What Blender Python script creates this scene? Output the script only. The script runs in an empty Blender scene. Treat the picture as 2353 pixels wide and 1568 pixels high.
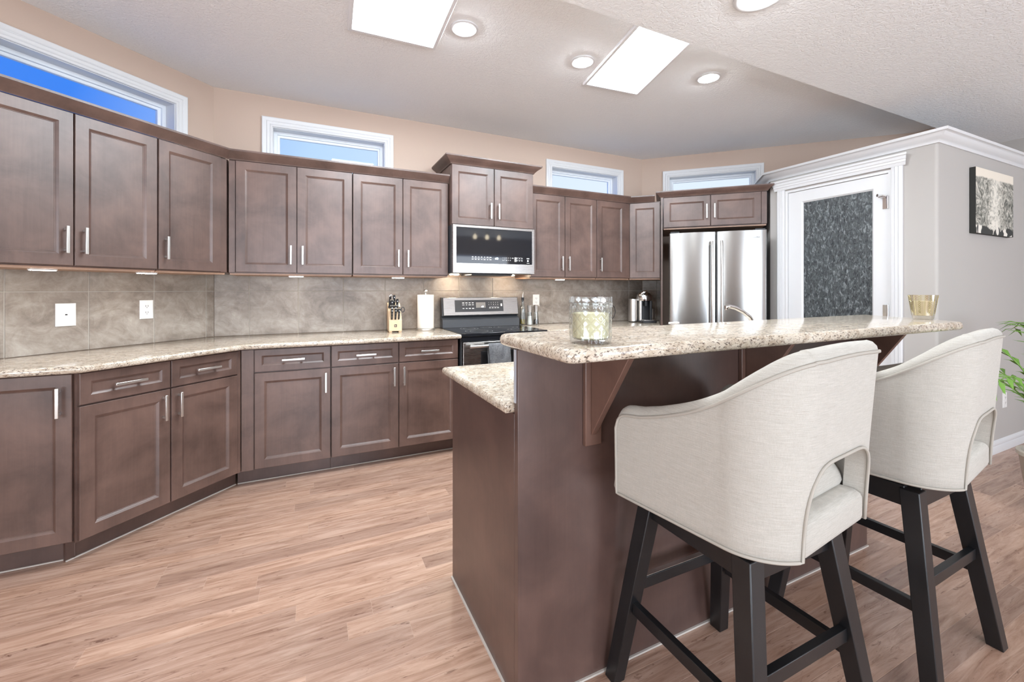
import bpy, math, random
from mathutils import Vector
C = bpy.context.scene
COL = C.collection
PI = math.pi
rnd = random.Random(7)

# ------------------------------------------------------------------ camera, sky, exposure
THETA = math.radians(64.7)          # bearing of the long back wall relative to the view direction
cam_d = bpy.data.cameras.new('camera')
cam_d.sensor_width = 36.0
cam_d.lens = 975.0 / 2353.0 * 36.0
cam_d.shift_y = -(784 - 666) / 2353.0
cam_d.clip_start = 0.02
cam = bpy.data.objects.new('camera', cam_d)
COL.objects.link(cam)
cam.location = (0, 0, 1.257)
cam.rotation_euler = (PI / 2, 0, -(PI / 2 - THETA))
C.camera = cam

C.view_settings.view_transform = 'Standard'
C.view_settings.look = 'None'
C.view_settings.gamma = 1.0
C.view_settings.use_curve_mapping = False
C.view_settings.exposure = 0.75
C.cycles.use_denoising = True
C.cycles.max_bounces = 9
C.cycles.diffuse_bounces = 5
C.cycles.glossy_bounces = 4
C.cycles.transmission_bounces = 8
C.cycles.transparent_max_bounces = 8
C.cycles.sample_clamp_indirect = 6.0
C.cycles.caustics_reflective = False
C.cycles.caustics_refractive = False


def build_world():
    w = bpy.data.worlds.new('sky')
    C.world = w
    w.use_nodes = True
    nt = w.node_tree
    nt.nodes.clear()
    tc = nt.nodes.new('ShaderNodeTexCoord')
    dot = nt.nodes.new('ShaderNodeVectorMath'); dot.operation = 'DOT_PRODUCT'
    dot.inputs[1].default_value = (0.90, 0.43, -0.25)
    ramp = nt.nodes.new('ShaderNodeValToRGB')
    e = ramp.color_ramp.elements
    e[0].position = 0.0; e[0].color = (0.05, 0.24, 0.90, 1)
    e[1].position = 0.80; e[1].color = (0.76, 0.86, 1.0, 1)
    m = e.new(0.34); m.color = (0.50, 0.70, 1.0, 1)
    bg = nt.nodes.new('ShaderNodeBackground'); bg.inputs[1].default_value = 0.66
    out = nt.nodes.new('ShaderNodeOutputWorld')
    nt.links.new(tc.outputs['Generated'], dot.inputs[0])
    nt.links.new(dot.outputs['Value'], ramp.inputs[0])
    nt.links.new(ramp.outputs[0], bg.inputs[0])
    nt.links.new(bg.outputs[0], out.inputs[0])


build_world()


def area_light(name, loc, rot, sx, sy, power, color=(1, 1, 1)):
    d = bpy.data.lights.new(name, 'AREA')
    d.shape = 'RECTANGLE'; d.size = sx; d.size_y = sy; d.energy = power; d.color = color
    o = bpy.data.objects.new(name, d); COL.objects.link(o)
    o.location = loc; o.rotation_euler = rot
    return o


# daylight through the big windows of the dining side, behind the camera
area_light('daylight_rear_window', (0.6, -3.50, 1.35), (PI / 2 + 0.35, 0, 0), 2.6, 1.9, 105, (0.84, 0.93, 1.0))
area_light('daylight_rear_door', (3.9, -3.50, 1.15), (PI / 2 + 0.25, 0, 0), 1.7, 2.0, 55, (0.90, 0.96, 1.0))
area_light('daylight_side_window', (-2.68, -0.9, 1.35), (PI / 2 + 0.45, 0, -PI / 2), 2.4, 1.9, 88, (0.80, 0.90, 1.0))

# ------------------------------------------------------------------ mesh helpers


class MB:
    def __init__(s):
        s.v = []; s.f = []; s.m = []; s.cur = 0

    def face(s, idx):
        s.f.append(tuple(idx)); s.m.append(s.cur)

    def add(s, pts):
        b = len(s.v); s.v += [tuple(p) for p in pts]; return list(range(b, b + len(pts)))

    def box(s, x0, x1, y0, y1, z0, z1):
        i = s.add([(x0, y0, z0), (x1, y0, z0), (x1, y1, z0), (x0, y1, z0), (x0, y0, z1), (x1, y0, z1), (x1, y1, z1), (x0, y1, z1)])
        for q in ((0, 3, 2, 1), (4, 5, 6, 7), (0, 1, 5, 4), (1, 2, 6, 5), (2, 3, 7, 6), (3, 0, 4, 7)):
            s.face([i[k] for k in q])
        return s

    def prism(s, poly, z0, z1):
        n = len(poly)
        a = s.add([(p[0], p[1], z0) for p in poly]); b = s.add([(p[0], p[1], z1) for p in poly])
        s.face(a[::-1]); s.face(b)
        for k in range(n):
            s.face((a[k], a[(k + 1) % n], b[(k + 1) % n], b[k]))
        return s

    def loops(s, rings, closed=True, cap0=True, cap1=True):
        ids = [s.add(r) for r in rings]
        n = len(rings[0])
        for a, b in zip(ids, ids[1:]):
            for k in range(n if closed else n - 1):
                s.face((a[k], a[(k + 1) % n], b[(k + 1) % n], b[k]))
        if cap0: s.face(ids[0][::-1])
        if cap1: s.face(ids[-1])
        return s

    def lathe(s, prof, c=(0, 0), n=32, cap0=True, cap1=True, z=0, mod=None):
        rings = []
        for r, h in prof:
            rings.append([(c[0] + r * (mod(k, h) if mod else 1) * math.cos(2 * PI * k / n), c[1] + r * (mod(k, h) if mod else 1) * math.sin(2 * PI * k / n), z + h) for k in range(n)])
        return s.loops(rings, True, cap0, cap1)

    def tube(s, path, r, n=8, closed=False, flat=1.0):
        P = [Vector(p) for p in path]; m = len(P)
        rs = r if isinstance(r, (list, tuple)) else [r] * m
        rings = []; ref = None
        for k in range(m):
            if closed: t = P[(k + 1) % m] - P[k - 1]
            else: t = P[min(k + 1, m - 1)] - P[max(k - 1, 0)]
            t.normalize()
            if ref is None:
                ref = Vector((0, 0, 1)) if abs(t.z) < 0.9 else Vector((1, 0, 0))
            u = ref - t * ref.dot(t)
            if u.length < 1e-6: u = t.orthogonal()
            u.normalize(); w = t.cross(u); ref = u
            rings.append([P[k] + u * (rs[k] * flat * math.cos(2 * PI * j / n)) + w * (rs[k] * math.sin(2 * PI * j / n)) for j in range(n)])
        if closed: rings.append(rings[0])
        return s.loops(rings, True, not closed, not closed)

    def panel(s, x0, x1, z0, z1, prof, back=None):
        """nested rectangles in the local XZ plane; prof is (inset, y) from the outer edge inwards"""
        rings = [[(x0 + i, y, z0 + i), (x1 - i, y, z0 + i), (x1 - i, y, z1 - i), (x0 + i, y, z1 - i)] for i, y in prof]
        return s.loops(rings, True, True, True)

    def ring(s, x0, x1, z0, z1, prof):
        """closed moulding round an opening; prof is (outset, y), a closed outline"""
        rings = [[(x0 - o, y, z0 - o), (x1 + o, y, z0 - o), (x1 + o, y, z1 + o), (x0 - o, y, z1 + o)] for o, y in prof]
        rings.append(rings[0])
        return s.loops(rings, True, False, False)

    def sweep(s, path, prof, closed_path=False):
        """prof (out, z) swept along a 2D path with mitred corners; out is to the right of travel"""
        n = len(path); secs = []
        for k in range(n):
            p = Vector(path[k])
            d0 = (p - Vector(path[k - 1])).normalized() if (k > 0 or closed_path) else None
            d1 = (Vector(path[(k + 1) % n]) - p).normalized() if (k < n - 1 or closed_path) else None
            d0 = d0 or d1; d1 = d1 or d0
            n0 = Vector((d0.y, -d0.x)); n1 = Vector((d1.y, -d1.x))
            m = (n0 + n1); m = m / m.dot(n0) if m.length > 1e-6 else n0
            secs.append([(p.x + m.x * o, p.y + m.y * o, z) for o, z in prof])
        if closed_path: secs.append(secs[0])
        return s.loops(secs, True, not closed_path, not closed_path)

    def slab(s, poly, z0, z1, r=0.012, n=5):
        """counter slab with a rounded nose all round (poly counter-clockwise)"""
        def off(d):
            out = []; m = len(poly)
            for k in range(m):
                p = Vector(poly[k]); a = (p - Vector(poly[k - 1])).normalized(); b = (Vector(poly[(k + 1) % m]) - p).normalized()
                na = Vector((-a.y, a.x)); nb = Vector((-b.y, b.x)); q = na + nb; q = q / q.dot(na)
                out.append(p + q * d)
            return out
        prof = []
        for k in range(n + 1):
            t = PI / 2 * k / n; prof.append((r * (1 - math.cos(PI / 2 - t)) if False else r - r * math.sin(t), z0 + r - r * math.cos(t)))
        for k in range(n + 1):
            t = PI / 2 * k / n; prof.append((r - r * math.cos(t), z1 - r + r * math.sin(t)))
        rings = [[(q.x, q.y, z) for q in off(d)] for d, z in prof]
        return s.loops(rings, True, True, True)


def obj(name, mb, mat, parent=None, angle=40, bevel=0, seg=2, sub=0):
    me = bpy.data.meshes.new(name)
    me.from_pydata(mb.v, [], mb.f)
    mats = mat if isinstance(mat, (list, tuple)) else [mat]
    for m in mats: me.materials.append(m)
    if len(mats) > 1: me.polygons.foreach_set('material_index', mb.m)
    me.polygons.foreach_set('use_smooth', [True] * len(me.polygons))
    me.set_sharp_from_angle(angle=math.radians(angle))
    me.update()
    o = bpy.data.objects.new(name, me); COL.objects.link(o)
    if parent: o.parent = parent
    if bevel:
        b = o.modifiers.new('bevel', 'BEVEL'); b.width = bevel; b.segments = seg; b.limit_method = 'ANGLE'; b.angle_limit = math.radians(40)
        b.harden_normals = False
    if sub:
        b = o.modifiers.new('subsurf', 'SUBSURF'); b.levels = sub; b.render_levels = sub
    return o


def tag(o, label, cat, group=None):
    o['label'] = label; o['category'] = cat
    if group: o['group'] = group
    return o


def thing(name, label, cat, loc=(0, 0, 0), rotz=0, group=None):
    o = bpy.data.objects.new(name, None); COL.objects.link(o)
    o.empty_display_size = 0.05
    o.location = loc; o.rotation_euler = (0, 0, rotz)
    return tag(o, label, cat, group)


def struct(name, mb, mat, parent=None, angle=40, bevel=0):
    o = obj(name, mb, mat, parent, angle, bevel)
    o['kind'] = 'structure'
    return o


def dup(root, loc, rotz, label, group=None):
    r = root.copy(); COL.objects.link(r); r.location = loc; r.rotation_euler = (0, 0, rotz); r['label'] = label
    if group: r['group'] = group
    for ch in list(root.children):
        c = ch.copy(); COL.objects.link(c); c.parent = r
        for g in list(ch.children):
            d = g.copy(); COL.objects.link(d); d.parent = c
    return r


def text(name, body, size, loc, rot, mat, parent, align='LEFT', depth=0.0003):
    cu = bpy.data.curves.new(name, 'FONT'); cu.body = body; cu.size = size; cu.extrude = depth
    cu.align_x = align; cu.align_y = 'CENTER'
    cu.materials.append(mat)
    tmp = bpy.data.objects.new(name, cu); COL.objects.link(tmp)
    bpy.context.view_layer.update()
    me = bpy.data.meshes.new_from_object(tmp.evaluated_get(bpy.context.evaluated_depsgraph_get()))
    bpy.data.objects.remove(tmp)
    me.materials.clear(); me.materials.append(mat)
    o = bpy.data.objects.new(name, me); COL.objects.link(o)
    o.location = loc; o.rotation_euler = rot; o.parent = parent
    return o


# ------------------------------------------------------------------ materials
def newmat(name):
    m = bpy.data.materials.new(name); m.use_nodes = True
    nt = m.node_tree; b = nt.nodes['Principled BSDF']
    return m, nt, b


def P(name, col, rough=0.5, metal=0.0, spec=0.5, emit=None, es=0, coat=0, trans=0, ior=1.45, sheen=0):
    m, nt, b = newmat(name)
    b.inputs['Base Color'].default_value = (*col, 1)
    b.inputs['Roughness'].default_value = rough
    b.inputs['Metallic'].default_value = metal
    b.inputs['Specular IOR Level'].default_value = spec
    b.inputs['Coat Weight'].default_value = coat
    b.inputs['Coat Roughness'].default_value = 0.15
    b.inputs['Transmission Weight'].default_value = trans
    b.inputs['IOR'].default_value = ior
    b.inputs['Sheen Weight'].default_value = sheen
    if emit:
        b.inputs['Emission Color'].default_value = (*emit, 1); b.inputs['Emission Strength'].default_value = es
    return m


class N:
    """tiny node builder"""
    def __init__(s, nt): s.nt = nt

    def n(s, t, **kw):
        o = s.nt.nodes.new('ShaderNode' + t)
        for k, v in kw.items(): setattr(o, k, v)
        return o

    def L(s, a, b): s.nt.links.new(a, b)

    def coord(s, scale=(1, 1, 1), kind='Object', loc=(0, 0, 0), rot=(0, 0, 0)):
        t = s.n('TexCoord'); m = s.n('Mapping')
        m.inputs['Scale'].default_value = scale; m.inputs['Location'].default_value = loc; m.inputs['Rotation'].default_value = rot
        s.L(t.outputs[kind], m.inputs[0]); return m.outputs[0]

    def noise(s, vec, scale, detail=4, rough=0.55, dist=0, out='Fac'):
        o = s.n('TexNoise'); o.inputs['Scale'].default_value = scale; o.inputs['Detail'].default_value = detail
        o.inputs['Roughness'].default_value = rough; o.inputs['Distortion'].default_value = dist
        s.L(vec, o.inputs['Vector']); return o.outputs[out]

    def ramp(s, fac, stops, interp='LINEAR'):
        r = s.n('ValToRGB'); e = r.color_ramp.elements; r.color_ramp.interpolation = interp
        e[0].position = stops[0][0]; e[0].color = (*stops[0][1], 1)
        e[1].position = stops[-1][0]; e[1].color = (*stops[-1][1], 1)
        for p, c in stops[1:-1]:
            k = e.new(p); k.color = (*c, 1)
        s.L(fac, r.inputs[0]); return r.outputs[0]

    def math(s, op, a, b=None):
        o = s.n('Math', operation=op)
        for i, v in enumerate((a, b)):
            if v is None: continue
            if isinstance(v, (int, float)): o.inputs[i].default_value = v
            else: s.L(v, o.inputs[i])
        return o.outputs[0]

    def mix(s, fac, a, b, blend='MIX'):
        o = s.n('Mix', data_type='RGBA', blend_type=blend)
        for i, v in ((0, fac), (6, a), (7, b)):
            if isinstance(v, (int, float)): o.inputs[i].default_value = v
            elif isinstance(v, tuple): o.inputs[i].default_value = (*v, 1)
            else: s.L(v, o.inputs[i])
        return o.outputs[2]

    def bump(s, h, strength, dist, bsdf, normal=None):
        o = s.n('Bump'); o.inputs['Strength'].default_value = strength; o.inputs['Distance'].default_value = dist
        s.L(h, o.inputs['Height']); s.L(o.outputs[0], bsdf.inputs['Normal']); return o.outputs[0]


def g3(v): return (v, v, v)


def mat_wood(name, dark, light, rough=0.40, spec=0.75):
    m, nt, b = newmat(name); k = N(nt)
    blot = k.noise(k.coord((1.6, 1.6, 1.6)), 2.6, 5, 0.6, 0.4)
    grain = k.noise(k.coord((26, 26, 1.3)), 3.0, 6, 0.65, 0.6)
    f = k.math('ADD', k.math('MULTIPLY', blot, 0.82), k.math('MULTIPLY', grain, 0.18))
    col = k.ramp(f, [(0.33, dark), (0.66, light)])
    k.L(col, b.inputs['Base Color'])
    b.inputs['Roughness'].default_value = rough
    b.inputs['Specular IOR Level'].default_value = spec
    k.bump(grain, 0.06, 0.002, b)
    return m


def mat_granite():
    m, nt, b = newmat('granite_speckled'); k = N(nt)
    v1 = k.coord((0.62, 1.7, 1.3), rot=(0, 0, 0.12)); v2 = k.coord((0.8, 1.2, 1))
    big = k.noise(v2, 22, 4, 0.6, 0.6)
    base = k.ramp(big, [(0.32, (0.40, 0.32, 0.235)), (0.50, (0.55, 0.47, 0.375)), (0.70, (0.63, 0.57, 0.48))])
    mid = k.noise(v1, 95, 4, 0.62, 0.7)
    f1 = k.ramp(mid, [(0.555, g3(0)), (0.61, g3(1))])
    c1 = k.mix(k.math('MULTIPLY', f1, 0.8), base, (0.20, 0.145, 0.112))
    fine = k.noise(v1, 150, 3, 0.55, 0.6)
    f2 = k.ramp(fine, [(0.585, g3(0)), (0.62, g3(1))])
    c2 = k.mix(k.math('MULTIPLY', f2, 0.85), c1, (0.055, 0.034, 0.026))
    pale = k.noise(v2, 90, 3, 0.6)
    f3 = k.ramp(pale, [(0.58, g3(0)), (0.66, g3(1))])
    c3 = k.mix(k.math('MULTIPLY', f3, k.math('SUBTRACT', 1.0, f2)), c2, (0.64, 0.59, 0.50))
    k.L(c3, b.inputs['Base Color'])
    b.inputs['Roughness'].default_value = 0.10
    return m


def mat_tile():
    m, nt, b = newmat('slate_tile'); k = N(nt)
    a = k.noise(k.coord((1, 1, 1.3)), 3.4, 8, 0.62, 1.2)
    c = k.noise(k.coord((1, 1, 1)), 13, 6, 0.7, 1.5)
    f = k.math('ADD', k.math('MULTIPLY', a, 0.65), k.math('MULTIPLY', c, 0.35))
    col = k.ramp(f, [(0.34, (0.155, 0.122, 0.098)), (0.47, (0.245, 0.205, 0.172)), (0.58, (0.335, 0.292, 0.250)), (0.70, (0.43, 0.39, 0.345))])
    k.L(col, b.inputs['Base Color']); b.inputs['Roughness'].default_value = 0.38
    k.bump(f, 0.25, 0.004, b)
    return m


def mat_floor():
    m, nt, b = newmat('plank_floor'); k = N(nt)
    tc = k.n('TexCoord'); sp = k.n('SeparateXYZ'); k.L(tc.outputs['Object'], sp.inputs[0])
    X, Y = sp.outputs[0], sp.outputs[1]
    W = 0.0893
    yy = k.math('DIVIDE', k.math('SUBTRACT', Y, 1.0887), W); row = k.math('FLOOR', yy); fy = k.math('FRACT', yy)
    wn = k.n('TexWhiteNoise', noise_dimensions='1D'); k.L(row, wn.inputs['W'])
    xx = k.math('DIVIDE', k.math('ADD', X, k.math('MULTIPLY', wn.outputs['Value'], 3.7)), 1.18)
    colid = k.math('FLOOR', xx); fx = k.math('FRACT', xx)
    cb = k.n('CombineXYZ'); k.L(row, cb.inputs[0]); k.L(colid, cb.inputs[1])
    w2 = k.n('TexWhiteNoise', noise_dimensions='2D'); k.L(cb.outputs[0], w2.inputs['Vector'])
    rv = w2.outputs['Value']
    gv = k.n('CombineXYZ')
    k.L(k.math('ADD', k.math('MULTIPLY', X, 2.2), k.math('MULTIPLY', rv, 37.0)), gv.inputs[0])
    k.L(k.math('ADD', k.math('MULTIPLY', Y, 22.0), k.math('MULTIPLY', rv, 11.0)), gv.inputs[1])
    grain = k.noise(gv.outputs[0], 1.6, 7, 0.66, 0.9)
    gv2 = k.n('CombineXYZ')
    k.L(k.math('ADD', k.math('MULTIPLY', X, 9.0), k.math('MULTIPLY', rv, 19.0)), gv2.inputs[0])
    k.L(k.math('MULTIPLY', Y, 42.0), gv2.inputs[1])
    knot = k.noise(gv2.outputs[0], 0.9, 4, 0.7, 1.6)
    base = k.ramp(grain, [(0.28, (0.25, 0.140, 0.094)), (0.48, (0.40, 0.250, 0.183)), (0.66, (0.51, 0.345, 0.265))])
    tone = k.ramp(rv, [(0.0, (0.74, 0.72, 0.72)), (0.45, (0.97, 0.96, 0.95)), (1.0, (1.12, 1.10, 1.06))])
    c1 = k.mix(1.0, base, tone, 'MULTIPLY')
    kf = k.ramp(knot, [(0.60, g3(0)), (0.72, g3(0.85))])
    c2 = k.mix(kf, c1, (0.13, 0.058, 0.036))
    d = k.math('MINIMUM', fy, k.math('SUBTRACT', 1.0, fy))
    dx = k.math('MULTIPLY', k.math('MINIMUM', fx, k.math('SUBTRACT', 1.0, fx)), 1.18 / W)
    dm = k.math('MINIMUM', d, dx)
    seam = k.math('SUBTRACT', 1.0, k.math('MINIMUM', k.math('MULTIPLY', dm, 55.0), 1.0))
    c3 = k.mix(k.math('MULTIPLY', seam, 0.55), c2, (0.52, 0.36, 0.27))  # edge highlights of the planks put into a paler seam colour
    k.L(c3, b.inputs['Base Color'])
    b.inputs['Roughness'].default_value = 0.27
    b.inputs['Specular IOR Level'].default_value = 0.75
    h = k.math('SUBTRACT', k.math('ADD', k.math('MULTIPLY', grain, 0.5), k.math('MULTIPLY', knot, 0.25)), k.math('MULTIPLY', seam, 1.2))
    k.bump(h, 0.16, 0.003, b)
    return m


def mat_fabric():
    m, nt, b = newmat('linen_weave'); k = N(nt)
    sl = k.noise(k.coord((14, 14, 420)), 2.0, 4, 0.6)
    wv = k.noise(k.coord((420, 420, 20)), 2.0, 3, 0.6)
    fine = k.noise(k.coord((1, 1, 1)), 420, 2, 0.5)
    f = k.math('ADD', k.math('MULTIPLY', sl, 0.55), k.math('ADD', k.math('MULTIPLY', wv, 0.25), k.math('MULTIPLY', fine, 0.2)))
    col = k.ramp(f, [(0.30, (0.335, 0.31, 0.27)), (0.52, (0.425, 0.40, 0.355)), (0.72, (0.52, 0.495, 0.45))])
    k.L(col, b.inputs['Base Color']); b.inputs['Roughness'].default_value = 0.92
    b.inputs['Sheen Weight'].default_value = 0.15; b.inputs['Specular IOR Level'].default_value = 0.2
    k.bump(f, 0.35, 0.0015, b)
    return m


def mat_paint(name, col, bump=0.08, scale=90, rough=0.75):
    m, nt, b = newmat(name); k = N(nt)
    b.inputs['Base Color'].default_value = (*col, 1); b.inputs['Roughness'].default_value = rough
    b.inputs['Specular IOR Level'].default_value = 0.25
    k.bump(k.noise(k.coord(), scale, 4, 0.6), bump, 0.003, b)
    return m


def mat_ceiling():
    m, nt, b = newmat('knockdown_ceiling'); k = N(nt)
    b.inputs['Base Color'].default_value = (0.86, 0.865, 0.87, 1); b.inputs['Roughness'].default_value = 0.85
    b.inputs['Specular IOR Level'].default_value = 0.2
    n1 = k.noise(k.coord(), 55, 4, 0.55, 0.8)
    r = k.ramp(n1, [(0.40, g3(0)), (0.58, g3(1))])
    k.bump(r, 0.38, 0.005, b)
    return m


def mat_steel(name, col=(0.43, 0.415, 0.40), rough=0.27, stretch=(2, 2, 160), aniso=0.0, arot=0.0):
    m, nt, b = newmat(name); k = N(nt)
    b.inputs['Metallic'].default_value = 1.0; b.inputs['Base Color'].default_value = (*col, 1)
    n = k.noise(k.coord(stretch), 4, 3, 0.5)
    k.L(k.math('ADD', rough - 0.05, k.math('MULTIPLY', n, 0.10)), b.inputs['Roughness'])
    b.inputs['Anisotropic'].default_value = aniso; b.inputs['Anisotropic Rotation'].default_value = arot
    return m


def mat_rainglass():
    m, nt, b = newmat('rain_glass'); k = N(nt)
    v = k.coord((1, 1, 0.42))
    n1 = k.noise(v, 62, 4, 0.7, 0.9)
    n2 = k.noise(v, 26, 3, 0.5, 0.8)
    col = k.ramp(n1, [(0.36, (0.026, 0.031, 0.035)), (0.55, (0.085, 0.097, 0.101)), (0.70, (0.30, 0.33, 0.34))])  # glitter of the textured glass put into its colour as pale flecks
    k.L(col, b.inputs['Base Color']); b.inputs['Roughness'].default_value = 0.12
    k.bump(k.math('ADD', n1, k.math('MULTIPLY', n2, 0.7)), 0.9, 0.006, b)
    b.inputs['Transmission Weight'].default_value = 0.12
    return m


def mat_art():
    m, nt, b = newmat('ink_print'); k = N(nt)
    v = k.coord((1, 1, 1)); sp = k.n('SeparateXYZ'); k.L(v, sp.inputs[0])
    n1 = k.noise(v, 15, 7, 0.72, 2.2); n2 = k.noise(v, 5, 3, 0.5, 0.6)
    wob = k.math('MULTIPLY', k.math('SUBTRACT', n2, 0.5), 0.16)
    ctr = k.math('ABSOLUTE', k.math('ADD', sp.outputs[0], wob))
    lightmid = k.ramp(ctr, [(0.03, g3(0.16)), (0.15, g3(0.0))])
    ink = k.ramp(k.math('ADD', n1, lightmid), [(0.33, (0.02, 0.021, 0.018)), (0.46, (0.17, 0.17, 0.145)), (0.56, (0.48, 0.46, 0.40)), (0.68, (0.78, 0.74, 0.65))])
    top = k.ramp(k.math('ADD', sp.outputs[2], k.math('MULTIPLY', wob, 0.25)), [(0.168, g3(0)), (0.178, g3(1))])
    c = k.mix(top, ink, (0.80, 0.73, 0.62))
    bot = k.ramp(k.math('ADD', sp.outputs[2], wob), [(-0.0, g3(0)), (0.001, g3(0))])
    low = k.ramp(k.math('MULTIPLY', k.math('ADD', k.math('ADD', sp.outputs[2], 0.185), k.math('MULTIPLY', wob, 0.9)), -40.0), [(0.0, g3(0)), (0.4, g3(1))])
    pat = k.ramp(k.noise(v, 8, 1, 0.4, 1.0), [(0.49, (0.035, 0.037, 0.035)), (0.51, (0.78, 0.74, 0.66))])
    c = k.mix(low, c, pat)
    k.L(c, b.inputs['Base Color']); b.inputs['Roughness'].default_value = 0.7
    return m


def mat_glass(name, col=(0.95, 0.97, 0.965), lo=0.06, hi=0.80, rough=0.05):
    """clear thin glass: lets light and shadow rays through, mirrors more towards grazing angles"""
    m = bpy.data.materials.new(name); m.use_nodes = True
    nt = m.node_tree; nt.nodes.clear(); k = N(nt)
    t = k.n('BsdfTransparent'); t.inputs[0].default_value = (*col, 1)
    g = k.n('BsdfGlossy'); g.inputs['Roughness'].default_value = rough
    lw = k.n('LayerWeight'); lw.inputs[0].default_value = 0.35
    f = k.math('ADD', lo, k.math('MULTIPLY', lw.outputs['Facing'], hi - lo))
    mx = k.n('MixShader'); o = k.n('OutputMaterial')
    k.L(f, mx.inputs[0]); k.L(t.outputs[0], mx.inputs[1]); k.L(g.outputs[0], mx.inputs[2]); k.L(mx.outputs[0], o.inputs[0])
    return m


def mat_pane():
    m = bpy.data.materials.new('window_pane'); m.use_nodes = True
    nt = m.node_tree; nt.nodes.clear()
    t = nt.nodes.new('ShaderNodeBsdfTransparent'); g = nt.nodes.new('ShaderNodeBsdfGlossy')
    g.inputs['Roughness'].default_value = 0.03; t.inputs[0].default_value = (0.97, 0.98, 0.98, 1)
    mx = nt.nodes.new('ShaderNodeMixShader'); mx.inputs[0].default_value = 0.015
    o = nt.nodes.new('ShaderNodeOutputMaterial')
    nt.links.new(t.outputs[0], mx.inputs[1]); nt.links.new(g.outputs[0], mx.inputs[2]); nt.links.new(mx.outputs[0], o.inputs[0])
    return m


M = {}
M['wood'] = mat_wood('espresso_maple', (0.058, 0.032, 0.025), (0.150, 0.088, 0.069))
M['woodin'] = P('cabinet_gap', (0.02, 0.012, 0.01), 0.6)
M['bracket'] = mat_wood('bracket_wood', (0.095, 0.048, 0.034), (0.165, 0.088, 0.064))
M['panel'] = mat_wood('espresso_panel', (0.060, 0.034, 0.029), (0.118, 0.068, 0.055), 0.33)
M['underside'] = mat_wood('cabinet_underside', (0.30, 0.17, 0.11), (0.44, 0.27, 0.18), 0.5)
M['granite'] = mat_granite()
M['tile'] = mat_tile()
M['grout'] = P('grout', (0.46, 0.42, 0.37), 0.9)
M['floor'] = mat_floor()
M['fabric'] = mat_fabric()
M['piping'] = P('linen_piping', (0.38, 0.35, 0.305), 0.9, spec=0.2)
M['wall'] = mat_paint('tan_paint', (0.55, 0.425, 0.345))
M['wall2'] = mat_paint('tan_paint_greyed', (0.455, 0.43, 0.405))  # tan wall paint with the grey of daylight put into its colour
M['ceil'] = mat_ceiling()
M['white'] = P('white_trim_paint', (0.70, 0.70, 0.705), 0.35)
M['vinyl'] = P('white_vinyl', (0.80, 0.83, 0.86), 0.4)
M['plate'] = P('white_plastic', (0.82, 0.80, 0.77), 0.35)
M['slot'] = P('dark_slot', (0.03, 0.03, 0.03), 0.5)
M['steel'] = mat_steel('brushed_steel')
M['steelv'] = mat_steel('brushed_steel_fridge', (0.37, 0.365, 0.355), 0.24, (160, 160, 1.2), 0.75, 0.25)
M['nickel'] = P('satin_nickel', (0.72, 0.70, 0.67), 0.30, 1.0)
M['chrome'] = P('chrome', (0.85, 0.85, 0.85), 0.08, 1.0)
M['blackglass'] = P('black_glass', (0.012, 0.013, 0.016), 0.04, 0, 0.5)
M['ovenglass'] = P('oven_glass', (0.02, 0.02, 0.022), 0.06)
M['black'] = P('black_plastic', (0.022, 0.022, 0.024), 0.35)
M['darksteel'] = P('dark_enamel', (0.055, 0.058, 0.064), 0.28)
M['legs'] = mat_wood('black_stained_wood', (0.006, 0.006, 0.007), (0.014, 0.014, 0.015), 0.33, 0.5)
M['mark'] = P('white_print_glow', (0.75, 0.75, 0.75), 0.6, emit=(1, 1, 1), es=0.25)  # white print with a faint glow added
M['digit'] = P('lit_digit', (0.6, 0.75, 1.0), 0.5, emit=(0.65, 0.82, 1.0), es=3.0)
M['lcd'] = P('lcd_panel', (0.34, 0.33, 0.31), 0.3)
M['greymark'] = P('printed_grey', (0.30, 0.30, 0.30), 0.5)
M['silver'] = P('printed_silver', (0.80, 0.79, 0.76), 0.35)
M['rain'] = mat_rainglass()
M['art'] = mat_art()
M['canvas_edge'] = P('canvas_edge', (0.030, 0.031, 0.028), 0.7)
M['glass'] = mat_glass('clear_glass')
M['pane'] = mat_pane()
M['wax'] = P('cream_wax', (0.86, 0.77, 0.48), 0.6)
M['goldglass'] = mat_glass('gold_glass', (0.99, 0.965, 0.90), 0.06, 0.6)
M['palewax'] = P('pale_wax', (0.66, 0.60, 0.46), 0.6)
M['goldline'] = P('gold_line', (0.33, 0.27, 0.12), 0.3, 0.6)
M['beech'] = mat_wood('beech_block', (0.62, 0.42, 0.25), (0.76, 0.57, 0.37), 0.5)
M['paper'] = P('paper_towel', (0.82, 0.77, 0.70), 0.95, spec=0.1)
M['oil'] = P('olive_oil', (0.55, 0.40, 0.04), 0.1, trans=0.6)
M['salt'] = P('salt', (0.85, 0.83, 0.80), 0.9)
M['pepper'] = P('peppercorns', (0.05, 0.035, 0.03), 0.9)
M['towel'] = None
M['leaf'] = P('palm_leaf', (0.15, 0.30, 0.05), 0.5)
M['pot'] = P('clay_pot', (0.45, 0.40, 0.34), 0.7)
M['soil'] = P('soil', (0.05, 0.035, 0.025), 0.95)
M['caulk'] = P('caulk_line', (0.55, 0.50, 0.45), 0.6)
M['lamp'] = P('lit_diffuser', (1, 1, 1), 0.5, emit=(0.84, 0.93, 1.0), es=25.0)
M['lens'] = P('lit_lens', (1, 1, 1), 0.5, emit=(0.90, 0.96, 1.0), es=150.0)
M['bulb'] = P('lit_bulb', (1, 1, 1), 0.5, emit=(1.0, 0.85, 0.6), es=12.0)
M['lampframe'] = P('light_frame', (0.78, 0.78, 0.79), 0.4)
M['barlight'] = P('lit_bar', (1, 1, 1), 0.5, emit=(1.0, 0.95, 0.88), es=90.0)
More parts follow.
